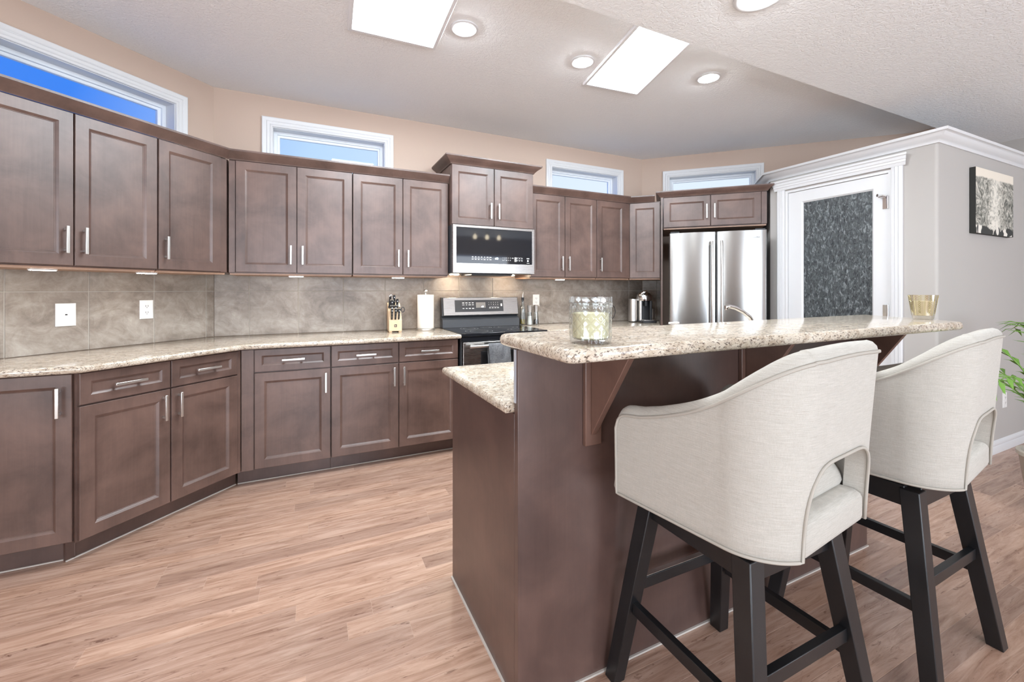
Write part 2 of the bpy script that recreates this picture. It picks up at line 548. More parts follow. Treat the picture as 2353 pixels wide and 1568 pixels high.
M['hoodlamp'] = P('lit_hood_lamp', (1, 1, 1), 0.5, emit=(1.0, 0.80, 0.58), es=70.0)
M['strip'] = P('edge_strip', (0.62, 0.66, 0.72), 0.25, 0.4)


def mat_towel():
    m, nt, b = newmat('terry_towel'); k = N(nt)
    n = k.noise(k.coord((1, 1, 1)), 160, 3, 0.7); n2 = k.noise(k.coord((1, 1, 0.5)), 18, 4, 0.6, 1.0)
    f = k.math('ADD', k.math('MULTIPLY', n, 0.5), k.math('MULTIPLY', n2, 0.5))
    k.L(k.ramp(f, [(0.35, (0.055, 0.058, 0.063)), (0.65, (0.20, 0.205, 0.215))]), b.inputs['Base Color'])
    b.inputs['Roughness'].default_value = 1.0; b.inputs['Sheen Weight'].default_value = 0.3
    k.bump(n, 0.8, 0.004, b)
    return m


M['towel'] = mat_towel()

# ------------------------------------------------------------------ room frames
YB = 3.745
PA = Vector((-0.648, 3.745)); tA = Vector((-1, -1)).normalized(); nA = Vector((-1, 1)).normalized()
QC = Vector((3.41, 3.745)); tC = Vector((1, -1)).normalized(); nC = Vector((1, 1)).normalized()
HC = 2.743      # kitchen ceiling
HL = 2.60       # lower ceiling of the dining side
YL = 1.680       # its edge
XP = 3.834      # pantry door wall
YP = 1.365      # pantry side wall


def atA(s, dist=0.0, z=0.0):
    p = PA + tA * s - nA * dist; return (p.x, p.y, z)


def atC(s, dist=0.0, z=0.0):
    p = QC + tC * s - nC * dist; return (p.x, p.y, z)


RA, RB, RC, RP = PI / 4, 0.0, -PI / 4, -PI / 2

# floor
struct('floor', MB().box(-3.4, 5.9, -4.0, 4.4, -0.10, 0.0), M['floor'])
# ceilings
mb = MB().prism([(-2.90, YL), (5.83, YL), (5.31, 2.05), (3.46, 3.90), (-0.70, 3.90), (-2.90, 1.70)], HC, HC + 0.15)
struct('ceiling', mb, M['ceil'])
mb = MB().box(-2.95, 5.83, -3.75, YL, HL, HC + 0.15)
struct('ceiling_dining', mb, M['ceil'])


def wall(name, loc, rotz, x0, x1, z0, z1, holes, mat, th=0.14):
    """wall slab in local coordinates with its room face at y = 0, boxes around the openings"""
    m = MB(); xs = x0
    for hx0, hx1, hz0, hz1 in sorted(holes):
        if hx0 > xs: m.box(xs, hx0, 0, th, z0, z1)
        if hz0 > z0: m.box(hx0, hx1, 0, th, z0, hz0)
        if hz1 < z1: m.box(hx0, hx1, 0, th, hz1, z1)
        xs = hx1
    if xs < x1: m.box(xs, x1, 0, th, z0, z1)
    o = struct(name, m, mat)
    o.location = loc; o.rotation_euler = (0, 0, rotz)
    return o


WZ0, WZ1 = 2.075, 2.515
holesA = [(-1.105, -0.257, WZ0, WZ1)]                  # local x = -s along wall A
holesB = [(-0.275, 0.57, WZ0, WZ1), (2.214, 3.063, WZ0, WZ1)]
holesC = [(0.290, 1.152, WZ0, WZ1)]
wall('wall_left', (PA.x, PA.y, 0), RA, -3.0, 0.06, 0, HC, holesA, M['wall'])
wall('wall_back', (0, YB, 0), RB, PA.x - 0.05, QC.x + 0.05, 0, HC, holesB, M['wall'])
wall('wall_fridge', (QC.x, QC.y, 0), RC, -0.06, 2.475, 0, HC, holesC, M['wall'])
xe, ye, _ = atC(2.472)
struct('wall_upper_right', MB().box(xe, xe + 0.14, YL, ye + 0.02, 0, HC), M['wall'])
struct('wall_upper_return', MB().box(xe + 0.14, 5.69, YL, YL + 0.14, 0, HC), M['wall'])
struct('wall_right', MB().box(5.69, 5.83, -3.9, YL, 0, HC), M['wall2'])
struct('wall_dining_left', MB().box(-2.92, -2.78, -3.9, 1.62, 0, HC), M['wall'])
# rear wall with its two big openings
wall('wall_rear', (0, -3.6, 0), PI, -5.6, 3.2, 0, HC, [(-4.75, -3.05, 0.05, 2.15), (-1.9, 0.7, 0.4, 2.3)], M['wall'])

# pantry enclosure
HPW = 2.265
rc = [(XP + 0.02 - 0.02 * math.cos(q * PI / 16), YP + 0.02 - 0.02 * math.sin(q * PI / 16)) for q in range(9)]
struct('wall_pantry_side', MB().prism([(XP, YP + 0.10)] + rc + [(5.69, YP), (5.69, YP + 0.10)], 0, HPW), M['wall2'])
DY0, DY1, DZ1 = 1.620, 2.385, 2.135      # opening in the pantry door wall
mb = MB()
mb.box(XP, XP + 0.10, YP + 0.10, DY0, 0, HPW).box(XP, XP + 0.10, DY1, 2.525, 0, HPW).box(XP, XP + 0.10, DY0, DY1, DZ1, HPW)
mb.prism([(XP, 2.52), (XP + 0.14, 2.52), (4.34, 2.88), (4.235, 2.915)], 0, HPW)
struct('wall_pantry_front', mb, M['wall2'])
mb = MB().prism([(XP + 0.02, YP + 0.02), (5.67, YP + 0.02), (5.67, 1.66), (5.10, 1.98), (4.235, 2.88), (XP + 0.02, 2.52)], HPW, HPW + 0.02)
struct('unseen_pantry_lid', mb, M['white'])  # unseen lid, added to keep light out of the pantry

# pantry crown, baseboard
crown_prof = [(0, HPW - 0.012), (0.010, HPW - 0.012), (0.014, HPW + 0.006), (0.020, HPW + 0.010), (0.040, HPW + 0.022), (0.056, HPW + 0.040), (0.060, HPW + 0.046), (0.074, HPW + 0.048), (0.076, HPW + 0.066), (0, HPW + 0.066)]
path = [(4.215, 2.90), (XP, 2.52), (XP, YP), (5.685, YP)]
# travel direction keeps the room on the right-hand side
mb = MB().sweep(path, crown_prof)
struct('trim_1', mb, M['white'], angle=50)
base_prof = [(0, 0), (0.014, 0), (0.014, 0.050), (0.010, 0.058), (0.013, 0.064), (0.009, 0.085), (0.004, 0.092), (0, 0.095)]
struct('baseboard_right', MB().sweep([(XP, YP), (5.68, YP), (5.68, -3.5)][0:2], base_prof), M['white'], angle=50)

# ------------------------------------------------------------------ windows
casing_prof = [(-0.004, 0.0), (-0.004, -0.012), (0.0, -0.016), (0.010, -0.016), (0.013, -0.010), (0.020, -0.017), (0.032, -0.019), (0.036, -0.013), (0.043, -0.020), (0.054, -0.022), (0.060, -0.024), (0.066, -0.020), (0.066, 0.0)]


def window(name, loc, rotz, x0, x1, z0=WZ0, z1=WZ1):
    t = bpy.data.objects.new(name, None); COL.objects.link(t); t.location = loc; t.rotation_euler = (0, 0, rotz); t['kind'] = 'structure'
    obj('casing', MB().ring(x0, x1, z0, z1, casing_prof), M['white'], t, 50)
    obj('jamb', MB().ring(x0, x1, z0, z1, [(0, -0.002), (-0.008, -0.002), (-0.008, 0.138), (0, 0.138)]), M['white'], t)
    obj('sash', MB().ring(x0 + 0.048, x1 - 0.048, z0 + 0.048, z1 - 0.048, [(0.040, 0.085), (0.040, 0.125), (0, 0.125), (0, 0.104), (0.006, 0.100), (0.016, 0.098), (0.018, 0.086)]), M['vinyl'], t, 30)
    obj('pane', MB().box(x0 + 0.047, x1 - 0.047, 0.108, 0.114, z0 + 0.047, z1 - 0.047), M['pane'], t)
    return t


window('window_1', (PA.x, PA.y, 0), RA, *holesA[0][:2])
window('window_2', (0, YB, 0), 0, *holesB[0][:2])
window('window_3', (0, YB, 0), 0, *holesB[1][:2])
window('window_4', (QC.x, QC.y, 0), RC, *holesC[0][:2])

# ------------------------------------------------------------------ pantry door
door = bpy.data.objects.new('door_1', None); COL.objects.link(door); door['kind'] = 'structure'
door.location = (XP, DY1, 0); door.rotation_euler = (0, 0, RP)       # local x runs towards the camera side, local y into the pantry
W = DY1 - DY0
obj('jamb', MB().box(0, 0.018, -0.002, 0.102, 0, DZ1).box(W - 0.018, W, -0.002, 0.102, 0, DZ1).box(0.018, W - 0.018, -0.002, 0.102, DZ1 - 0.018, DZ1), M['white'], door)
m = MB(); L0, L1, LZ = 0.021, W - 0.021, DZ1 - 0.021
m.ring(0.141, W - 0.125, 0.28, 2.010, [(0, 0.030), (0, 0.020), (0.008, 0.014), (0.012, 0.010), (0.012, 0.046), (0, 0.046)])
m.box(L0, 0.130, 0.010, 0.046, 0.012, LZ).box(W - 0.114, L1, 0.010, 0.046, 0.012, LZ).box(0.130, W - 0.114, 0.010, 0.046, 2.021, LZ).box(0.130, W - 0.114, 0.010, 0.046, 0.012, 0.269)
obj('leaf', m, M['white'], door)
obj('frosted_pane', MB().box(0.139, W - 0.123, 0.024, 0.032, 0.278, 2.012), M['rain'], door)
m = MB()
fl = [(0, 0), (0, -0.016), (0.006, -0.018), (0.018, -0.018), (0.021, -0.013), (0.024, -0.018), (0.040, -0.018), (0.043, -0.013), (0.046, -0.018), (0.060, -0.018), (0.066, -0.014), (0.066, 0)]
for side in (0, 1):
    rr = []
    for z in (0, DZ1 + 0.012):
        rr.append([((-0.004 - o) if side == 0 else (W + 0.004 + o), y, z) for o, y in (fl if side else fl[::-1])])
    m.loops(rr)
obj('casing', m, M['white'], door, 30)
m = MB()
hp = [(0, DZ1 + 0.012), (0.020, DZ1 + 0.012), (0.024, DZ1 + 0.034), (0.028, DZ1 + 0.037), (0.028, DZ1 + 0.052), (0.033, DZ1 + 0.056), (0.035, DZ1 + 0.075), (0.044, DZ1 + 0.082), (0.044, DZ1 + 0.095), (0, DZ1 + 0.095)]
m.loops([[(x + s * o * 0.6, -o, z) for o, z in hp] for x, s in ((-0.078, -1), (W + 0.078, 1))])
obj('head_casing', m, M['white'], door, 30)
for z in (1.90, 1.10, 0.25):
    h = obj('hinge', MB().lathe([(0.007, 0), (0.007, 0.09)], (W - 0.020, -0.004), 12, z=z - 0.045).box(W - 0.055, W - 0.022, 0.007, 0.011, z - 0.044, z + 0.044), M['chrome'], door)
obj('door_stop', MB().tube([(W - 0.022, -0.010, 1.952), (W - 0.050, -0.050, 1.952), (W - 0.058, -0.062, 1.952)], [0.006, 0.006, 0.011], 10).tube([(W - 0.024, -0.012, 1.952), (W - 0.075, -0.004, 1.947)], 0.005, 8), M['chrome'], door)

# ------------------------------------------------------------------ backsplash
def backsplash(name, loc, rotz, x0, x1, first, mat=None):
    m = MB(); m.cur = 1
    m.box(x0, x1, -0.006, 0.0, 0.9145, 1.372); m.cur = 0
    pitch = 0.3305; g = 0.0026
    xs = [first + pitch * k for k in range(-14, 15)]
    edges = [x0] + [x for x in xs if x0 + 0.01 < x < x1 - 0.01] + [x1]
    for a, b in zip(edges, edges[1:]):
        for z0, z1 in ((0.9145, 1.2435), (1.2475, 1.371)):
            aa = a + (g if a > x0 else 0); bb = b - (g if b < x1 else 0)
            m.panel(aa, bb, z0, z1, [(0, -0.003), (0, -0.0085), (0.0015, -0.010)])
    o = struct(name, m, [M['tile'], M['grout']]); o.location = loc; o.rotation_euler = (0, 0, rotz)
    return o


backsplash('backsplash_left', (PA.x, PA.y, 0), RA, -1.82, -0.005, -0.060)
backsplash('backsplash_back', (0, YB, 0), RB, PA.x + 0.005, QC.x - 0.005, -0.4237)
backsplash('backsplash_fridge', (QC.x, QC.y, 0), RC, 0.005, 0.200, 0.16)

# ------------------------------------------------------------------ cabinets
DOORP = [(0, 0.0), (0, -0.0175), (0.0022, -0.020), (0.0545, -0.020), (0.0565, -0.0186), (0.0590, -0.0175), (0.0660, -0.0115), (0.0680, -0.0112), (0.0695, -0.0095)]
DRWP = [(0, 0.0), (0, -0.0175), (0.0022, -0.020), (0.0400, -0.020), (0.0420, -0.0186), (0.0440, -0.0175), (0.0500, -0.0115), (0.0515, -0.0112), (0.0525, -0.0095)]


def pull(parent, x, z, vert=True, ln=0.135):
    m = MB(); h = ln / 2
    if vert:
        m.box(x - 0.0065, x + 0.0065, -0.052, -0.043, z - h, z + h)
        for q in (-1, 1): m.box(x - 0.005, x + 0.005, -0.046, -0.0195, z + q * (h - 0.016) - 0.006, z + q * (h - 0.016) + 0.006)
    else:
        m.box(x - h, x + h, -0.052, -0.043, z - 0.0065, z + 0.0065)
        for q in (-1, 1): m.box(x + q * (h - 0.016) - 0.006, x + q * (h - 0.016) + 0.006, -0.046, -0.0195, z - 0.005, z + 0.005)
    return obj('handle', m, M['nickel'], parent, bevel=0.0018)


def cdoor(parent, x0, x1, z0, z1, hx=None, hz=None):
    g = 0.0016
    d = obj('door', MB().panel(x0 + g, x1 - g, z0, z1, DOORP), M['wood'], parent, 25)
    if hx is not None: pull(d, hx, hz)
    return d


def cdrawer(parent, x0, x1, z0, z1):
    g = 0.0016
    d = obj('drawer', MB().panel(x0 + g, x1 - g, z0, z1, DRWP), M['wood'], parent, 25)
    pull(d, (x0 + x1) / 2, (z0 + z1) / 2, False)
    return d


def upper(label, loc, rotz, w, doors, z0=1.375, z1=2.137, depth=0.312, group='wall cabinets', fill=()):
    """doors: (x0, x1, handle x or None)"""
    t = thing('wall_cabinet', label, 'cabinet', loc, rotz, group)
    obj('carcass', MB().box(0.001, w - 0.001, 0, depth, z0 - 0.004, z1 + 0.008), M['wood'], t)
    obj('underside', MB().box(0.004, w - 0.004, 0.004, depth - 0.004, z0 - 0.016, z0 - 0.0045), M['underside'], t)
    for x0, x1, hx in doors: cdoor(t, x0, x1, z0 + 0.002, z1, hx, z0 + 0.128 if z1 - z0 > 0.4 else z0 + 0.14)
    for x0, x1 in fill: obj('filler', MB().box(x0, x1, -0.012, -0.0005, z0, z1), M['wood'], t, bevel=0.001)
    return t


D = 0.315       # carcass front plane of the wall cabinets; door faces sit 20 mm further out


def upA(label, s1, s0, doors, **kw):
    return upper(label, atA(s1, D), RA, s1 - s0, [(s1 - a, s1 - b, None if h is None else s1 - h) for a, b, h in doors], **kw)


upA('espresso two-door wall cabinet under the wide blue-sky window, cut by the left edge', 1.306, 0.560, [(1.304, 0.933, 0.968), (0.931, 0.561, 0.895)])
upA('espresso single-door wall cabinet just left of the inner corner with the back wall', 0.558, 0.140, [(0.557, 0.186, 0.520)], fill=[(0.374, 0.416)])


def upB(label, x0, x1, doors, yf=YB - D, fill=(), **kw):
    return upper(label, (x0, yf, 0), 0, x1 - x0, [(a - x0, b - x0, None if h is None else h - x0) for a, b, h in doors], fill=[(a - x0, b - x0) for a, b in fill], **kw)


upB('espresso two-door wall cabinet right of the inner corner, below the small window', -0.507, 0.280, [(-0.468, -0.095, -0.132), (-0.094, 0.279, -0.057)], fill=[(-0.507, -0.470)])
upB('espresso two-door wall cabinet directly left of the microwave tower', 0.282, 1.028, [(0.283, 0.655, 0.618), (0.656, 1.027, 0.693)])
upB('taller espresso two-door cabinet with its own crown, mounted above the microwave', 1.034, 1.792, [(1.036, 1.412, 1.376), (1.414, 1.790, 1.450)], yf=YB - 0.382, z0=1.795, z1=2.288, depth=0.378)
upB('espresso two-door wall cabinet directly right of the microwave', 1.798, 2.534, [(1.800, 2.166, 2.128), (2.168, 2.533, 2.204)])
upB('espresso one-door wall cabinet at the right end of the back wall run', 2.536, 2.950, [(2.537, 2.900, 2.575)], fill=[(2.902, 2.948)])

# narrow cabinet that turns the corner towards the fridge
t = thing('wall_cabinet', 'narrow espresso single-door wall cabinet with no pull, left of the fridge', 'cabinet', (0, 0, 0), 0, 'wall cabinets')
a, b_ = atC(-0.095, 0.54), atC(0.203, 0.54)
poly = [(2.957, 3.432), (b_[0], b_[1]), atC(0.203, 0.004)[:2], (QC.x - 0.004, QC.y - 0.004), (2.957, QC.y - 0.004)]
obj('carcass', MB().prism(poly, 1.372, 2.145), M['wood'], t)
obj('underside', MB().prism([(p[0] * 0.98 + 0.065, p[1] * 0.98 + 0.07) for p in poly], 1.360, 1.3715), M['underside'], t)
dd = obj('door', MB().panel(0, 0.292, 1.377, 2.137, DOORP), M['wood'], t, 25)
p = atC(-0.092, 0.54); dd.location = p; dd.rotation_euler = (0, 0, RC)

# corner fillers (kite-shaped posts behind the face frames)
def kiteA(z0, z1, dist, name, label):
    k = dist * math.tan(PI / 8)
    f = atA(k, dist)
    m = MB().prism([atA(0.006, 0.006)[:2], atA(k - 0.003, 0.004)[:2], f[:2], (PA.x + k - 0.003, YB - 0.004)], z0, z1)
    return tag(obj(name, m, M['wood']), label, 'cabinet corner')


kiteA(1.373, 2.140, D + 0.006, 'corner_post', 'dark corner post joining the wall cabinets at the inner corner')
kiteA(0.104, 0.880, 0.586, 'corner_post', 'dark corner post joining the base cabinets below the counter')

# crown moulding on the cabinets
def crownp(z, h, o, e=0.0):
    return [(0.0012, z), (e + 0.004, z), (e + 0.006, z + 0.006), (e + 0.010, z + 0.010), (e + o * 0.45, z + h * 0.42), (e + o * 0.9, z + h * 0.72), (e + o * 0.95, z + h * 0.80), (e + o, z + h * 0.82), (e + o, z + h), (0.0012, z + h)]


DF = D + 0.02
k = DF * math.tan(PI / 8)
pathL = [atA(1.40, DF)[:2], atA(k, DF)[:2], (1.028, YB - DF)]
tag(obj('crown_moulding', MB().sweep(pathL, crownp(2.139, 0.062, 0.045)), M['wood'], angle=30), 'dark crown moulding running along the left and middle wall cabinets', 'crown moulding')
pathM = [(1.030, YB - 0.005), (1.030, YB - 0.402), (1.796, YB - 0.402), (1.796, YB - 0.005)]
tag(obj('crown_moulding', MB().sweep(pathM, crownp(2.290, 0.062, 0.058)), M['wood'], angle=30), 'dark crown moulding wrapped around the tall cabinet above the microwave', 'crown moulding')
pathR = [(1.800, YB - DF), (2.938, YB - DF), atC(0.150, 0.56)[:2]]
tag(obj('crown_moulding', MB().sweep(pathR, crownp(2.139, 0.062, 0.045)), M['wood'], angle=30), 'dark crown moulding between the microwave tower and the fridge cabinet', 'crown moulding')

# ---- base cabinets
def base(label, loc, rotz, w, cells, depth=0.575, zt=0.878, group='base cabinets', fill=(), toe=(0, 0)):
    """cells: (x0, x1, handle x, has drawer)"""
    t = thing('base_cabinet', label, 'cabinet', loc, rotz, group)
    obj('carcass', MB().box(0.0005, w - 0.0005, 0, depth, 0.103, zt), M['wood'], t)
    obj('toe_kick', MB().box(toe[0], w + toe[1], 0.075, 0.090, 0.0005, 0.1025), M['panel'], t)
    obj('caulk', MB().box(toe[0], w + toe[1], 0.069, 0.0748, 0.0005, 0.006), M['caulk'], t)
    for x0, x1, hx, dr in cells:
        if dr:
            cdrawer(t, x0, x1, 0.729, 0.873); cdoor(t, x0, x1, 0.110, 0.722, hx, 0.630)
        else:
            cdoor(t, x0, x1, 0.110, 0.873, hx, 0.750)
    for x0, x1 in fill: obj('filler', MB().box(x0, x1, -0.014, -0.0005, 0.106, 0.873), M['wood'], t, bevel=0.001)
    return t


DB = 0.582
base('espresso base cabinet with two drawers over two doors on the angled left wall', atA(1.042, DB), RA, 0.795, [(0.006, 0.387, 0.350, True), (0.389, 0.769, 0.426, True)], fill=[(0.771, 0.792)], toe=(0, 0.031))
base('espresso base cabinet with one drawer and one door, right of the inner corner', (-0.400, YB - DB, 0), 0, 0.519, [(0.070, 0.518, 0.488, True)], fill=[(0.0, 0.068)], toe=(-0.031, 0))
base('espresso base cabinet with two drawers and two doors, next to the range', (0.121, YB - DB, 0), 0, 0.906, [(0.001, 0.453, 0.420, True), (0.455, 0.905, 0.490, True)])
# base cabinet right of the range, behind the island
base('espresso base cabinet right of the range, mostly hidden behind the island', (1.806, YB - DB, 0), 0, 1.23, [(0.002, 0.60, 0.56, True), (0.604, 1.228, 0.64, True)])
# tall single-door end cabinet at the far left
t = thing('base_cabinet', 'espresso end cabinet with one full-height door, at the left edge of the photo', 'cabinet', (0, 0, 0), 0, 'base cabinets')
obj('carcass', MB().prism([(-1.770, 2.615), (-0.9975, 2.615), (-1.388, 3.0)], 0.103, 0.878), M['wood'], t)
obj('toe_kick', MB().box(-1.70, -1.000, 2.672, 2.687, 0.0005, 0.103), M['panel'], t)
obj('caulk', MB().box(-1.70, -1.000, 2.666, 2.6718, 0.0005, 0.006), M['caulk'], t)
d = obj('door', MB().panel(0, 0.460, 0.110, 0.873, DOORP), M['wood'], t, 25); d.location = (-1.443, 2.615, 0)
pull(d, 0.420, 0.750)

# countertops
mb = MB().slab([(-1.838, 2.550), (-0.938, 2.550), (-0.383, 3.105), (1.040, 3.105), (1.040, YB - 0.012), (PA.x + 0.005, YB - 0.012)], 0.880, 0.914, 0.014)
tag(obj('countertop', mb, M['granite'], angle=35), 'cream speckled granite countertop along the left and back walls, up to the range', 'countertop')
mb = MB().slab([(1.806, 3.105), (3.055, 3.105), atC(0.197, 0.015)[:2], (QC.x - 0.005, YB - 0.013), (1.806, YB - 0.013)], 0.880, 0.914, 0.014)
tag(obj('countertop', mb, M['granite'], angle=35), 'cream speckled granite countertop right of the range, under the coffee machine', 'countertop')

# under-cabinet light bars
for s, lab in ((1.02, 'slim white light bar under the far-left wall cabinet'), (0.58, 'slim white light bar under the wall cabinet left of the inner corner')):
    o = obj('under_cabinet_light', MB().box(-0.05, 0.05, -0.012, 0.012, 1.351, 1.3585), M['plate'], bevel=0.002)
    q = obj('lit_strip', MB().box(-0.045, 0.045, -0.009, 0.009, 1.3495, 1.3508), M['barlight'], o)
    o.location = atA(s, 0.27); o.rotation_euler = (0, 0, RA); tag(o, lab, 'light', 'under-cabinet lights')
for x, lab in ((-0.10, 'slim white light bar under the wall cabinet right of the inner corner'), (0.63, 'slim white light bar under the wall cabinet left of the microwave'), (2.15, 'slim white light bar under the wall cabinet right of the microwave')):
    o = obj('under_cabinet_light', MB().box(-0.05, 0.05, -0.012, 0.012, 1.351, 1.3585), M['plate'], bevel=0.002)
    q = obj('lit_strip', MB().box(-0.045, 0.045, -0.009, 0.009, 1.3495, 1.3508), M['barlight'], o)
    o.location = (x, YB - 0.27, 0); tag(o, lab, 'light', 'under-cabinet lights')

# ------------------------------------------------------------------ fridge and its cabinet
o = obj('fridge_side_panel', MB().box(0, 0.018, 0, 0.60, 0.0, 2.165), M['wood'], bevel=0.001)
o.location = atC(0.208, 0.605); o.rotation_euler = (0, 0, RC)
tag(o, 'tall dark side panel standing left of the stainless fridge', 'panel')
t = upper('espresso two-door cabinet above the stainless fridge', atC(0.230, 0.585), RC, 0.900, [(0.003, 0.425, 0.392), (0.427, 0.852, 0.460)], z0=1.868, z1=2.163, depth=0.57, fill=[(0.854, 0.899)])
pathF = [atC(0.207, 0.20)[:2], atC(0.207, 0.607)[:2], atC(1.132, 0.607)[:2], atC(1.132, 0.40)[:2]]
tag(obj('crown_moulding', MB().sweep(pathF, crownp(2.166, 0.055, 0.045)), M['wood'], angle=30), 'dark crown moulding on top of the cabinet above the fridge', 'crown moulding')

fr = thing('refrigerator', 'stainless steel french-door fridge with two vertical bar handles', 'refrigerator', atC(0.285, 0.70), RC)
FW = 0.81
obj('body', MB().box(0.004, FW - 0.004, 0.0, 0.64, 0.01, 1.775), M['darksteel'], fr, bevel=0.004)


def fridge_door(x0, x1, z0, z1):
    n = 10; ring = []
    pr = []
    for k in range(n + 1):
        u = k / n; bow = 0.016 * (1 - (2 * u - 1) ** 2)
        pr.append((x0 + (x1 - x0) * u, -0.062 - bow))
    outline = [(x0, -0.004)] + [(x0, -0.052)] + [(x0 + 0.006, -0.060)] + pr[1:-1] + [(x1 - 0.006, -0.060), (x1, -0.052), (x1, -0.004)]
    return MB().loops([[(x, y, z) for x, y in outline] for z in (z0, z1)])


for x0, x1, hx, lx in ((0.0, FW / 2 - 0.003, FW / 2 - 0.040, 0), (FW / 2 + 0.003, FW, FW / 2 + 0.040, 1)):
    d = obj('door', fridge_door(x0, x1, 0.72, 1.792), M['steelv'], fr, 30, bevel=0.003)
    obj('handle', MB().tube([(hx, -0.098, 0.80), (hx, -0.112, 0.84), (hx, -0.112, 1.66), (hx, -0.098, 1.70)], 0.011, 12).box(hx - 0.008, hx + 0.008, -0.10, -0.07, 0.80, 0.83).box(hx - 0.008, hx + 0.008, -0.10, -0.07, 1.67, 1.70), M['nickel'], d)
    if lx: text('lettering', 'KitchenAid', 0.021, (FW - 0.150, -0.0755, 1.725), (PI / 2, 0, 0), M['greymark'], d)
d = obj('freezer_drawer', fridge_door(0.0, FW, 0.06, 0.712), M['steelv'], fr, 30, bevel=0.003)
obj('handle', MB().tube([(0.06, -0.112, 0.655), (FW - 0.06, -0.112, 0.655)], 0.011, 12).box(0.08, 0.10, -0.11, -0.065, 0.645, 0.665).box(FW - 0.10, FW - 0.08, -0.11, -0.065, 0.645, 0.665), M['steel'], d)
obj('hinge_cover', MB().box(0.01, 0.09, -0.055, 0.03, 1.776, 1.806), M['black'], fr, bevel=0.003)
obj('hinge_cover', MB().box(FW - 0.09, FW - 0.01, -0.055, 0.03, 1.776, 1.806), M['black'], fr, bevel=0.003)

# ------------------------------------------------------------------ microwave
mw = thing('microwave', 'stainless over-range microwave with black glass door and lit clock', 'microwave', (1.036, YB - 0.40, 1.392), 0)
MWW, MH = 0.752, 0.398
obj('body', MB().box(0, MWW, 0.0, 0.39, 0.0, MH), M['darksteel'], mw, bevel=0.003)
d = obj('door', MB().ring(0.034, MWW - 0.026, 0.086, MH - 0.022, [(0, -0.024), (0.003, -0.030), (0.022, -0.030), (0.022, -0.001), (0, -0.001)]).box(0.002, MWW - 0.002, -0.030, -0.001, 0.004, 0.066), M['steel'], mw, 30, bevel=0.001)
obj('front_stile', MB().box(0.002, 0.013, -0.030, -0.001, 0.066, MH), M['steel'], mw, 30)
obj('front_stile', MB().box(MWW - 0.005, MWW - 0.002, -0.030, -0.001, 0.066, MH), M['steel'], mw, 30)
g = obj('glass_panel', MB().box(0.032, MWW - 0.024, -0.0265, -0.003, 0.084, MH - 0.020), M['blackglass'], mw)
mk = MB()
R_ = random.Random(3)
for row, z in ((0, 0.138), (1, 0.118)):
    for i in range(7):
        x = 0.172 + i * 0.0265; w_ = R_.uniform(0.010, 0.018); h_ = R_.uniform(0.003, 0.007)
        mk.box(x - w_ / 2, x + w_ / 2, -0.0275, -0.0266, z - h_ / 2, z + h_ / 2)
mk.box(0.160, 0.330, -0.0275, -0.0266, 0.1275, 0.1282)
obj('key_marks', mk, M['mark'], mw); mk = MB()
for row, z in ((0, 0.136), (1, 0.116)):
    for i in range(3):
        x = 0.580 + i * 0.024; mk.box(x - 0.006, x + 0.006, -0.0275, -0.0266, z - 0.002, z + 0.002)
mk.box(0.572, 0.634, -0.0275, -0.0266, 0.143, 0.1438).box(0.572, 0.634, -0.0275, -0.0266, 0.1245, 0.1252)
obj('side_marks', MB().box(0.676, 0.700, -0.0275, -0.0266, 0.134, 0.141).box(0.680, 0.694, -0.0275, -0.0266, 0.110, 0.124).box(0.676, 0.702, -0.0275, -0.0266, 0.0955, 0.098), M['mark'], mw)
obj('key_marks', mk, M['mark'], mw)
for row, (s_, z) in enumerate((('12345', 0.137), ('67890', 0.117))):
    for i, ch in enumerate(s_): text('lettering', ch, 0.013, (0.448 + i * 0.0170, -0.0269, z), (PI / 2, 0, 0), M['mark'], mw, 'CENTER')
obj('key_block', MB().box(0.556, 0.576, -0.0275, -0.0266, 0.106, 0.146).box(0.530, 0.548, -0.0275, -0.0266, 0.133, 0.141), M['lcd'], mw)
text('clock_digits', ':60', 0.026, (0.372, -0.0272, 0.129), (PI / 2, 0, 0), M['digit'], mw)
lg = MB().lathe([(0.0095, 0), (0.0095, 0.0006)], (0, 0), 28); lo = obj('logo_disc', lg, M['silver'], mw)
lo.location = (0.052, -0.0302, 0.036); lo.rotation_euler = (PI / 2, 0, 0)
text('lettering', 'LG', 0.019, (0.066, -0.0304, 0.036), (PI / 2, 0, 0), M['silver'], mw)
obj('vent_underside', MB().box(0.18, 0.56, 0.02, 0.30, -0.014, -0.0005), M['black'], mw, bevel=0.003)
for x in (0.10, 0.64): obj('hood_lamp', MB().box(x - 0.035, x + 0.035, 0.22, 0.27, -0.006, -0.0005), M['hoodlamp'], mw)
# ------------------------------------------------------------------ range
rg = thing('range', 'stainless electric range with black glass cooktop and lit control panel', 'stove', (1.046, 3.14, 0), 0)
RW = 0.752
obj('body', MB().box(0, RW, 0.0, 0.585, 0.02, 0.893), M['darksteel'], rg, bevel=0.002)
obj('front_panel', MB().box(0.004, RW - 0.004, -0.022, -0.001, 0.855, 0.890), M['blackglass'], rg, bevel=0.002)
ct = obj('cooktop', MB().box(-0.004, RW + 0.004, -0.030, 0.50, 0.894, 0.917), M['blackglass'], rg, bevel=0.003)
m = MB()
for cx, cy, r in ((0.20, 0.13, 0.115), (0.20, 0.37, 0.080), (0.55, 0.13, 0.085), (0.55, 0.37, 0.110), (0.375, 0.41, 0.05)):
    for rr in (r, r * 0.66):
        pts = [(cx + rr * math.cos(2 * PI * k / 48), cy + rr * math.sin(2 * PI * k / 48)) for k in range(48)]
        q = [(cx + (rr - 0.003) * math.cos(2 * PI * k / 48), cy + (rr - 0.003) * math.sin(2 * PI * k / 48)) for k in range(48)]
        m.loops([[(x, y, 0.9174) for x, y in pts], [(x, y, 0.9174) for x, y in q]], True, False, False)
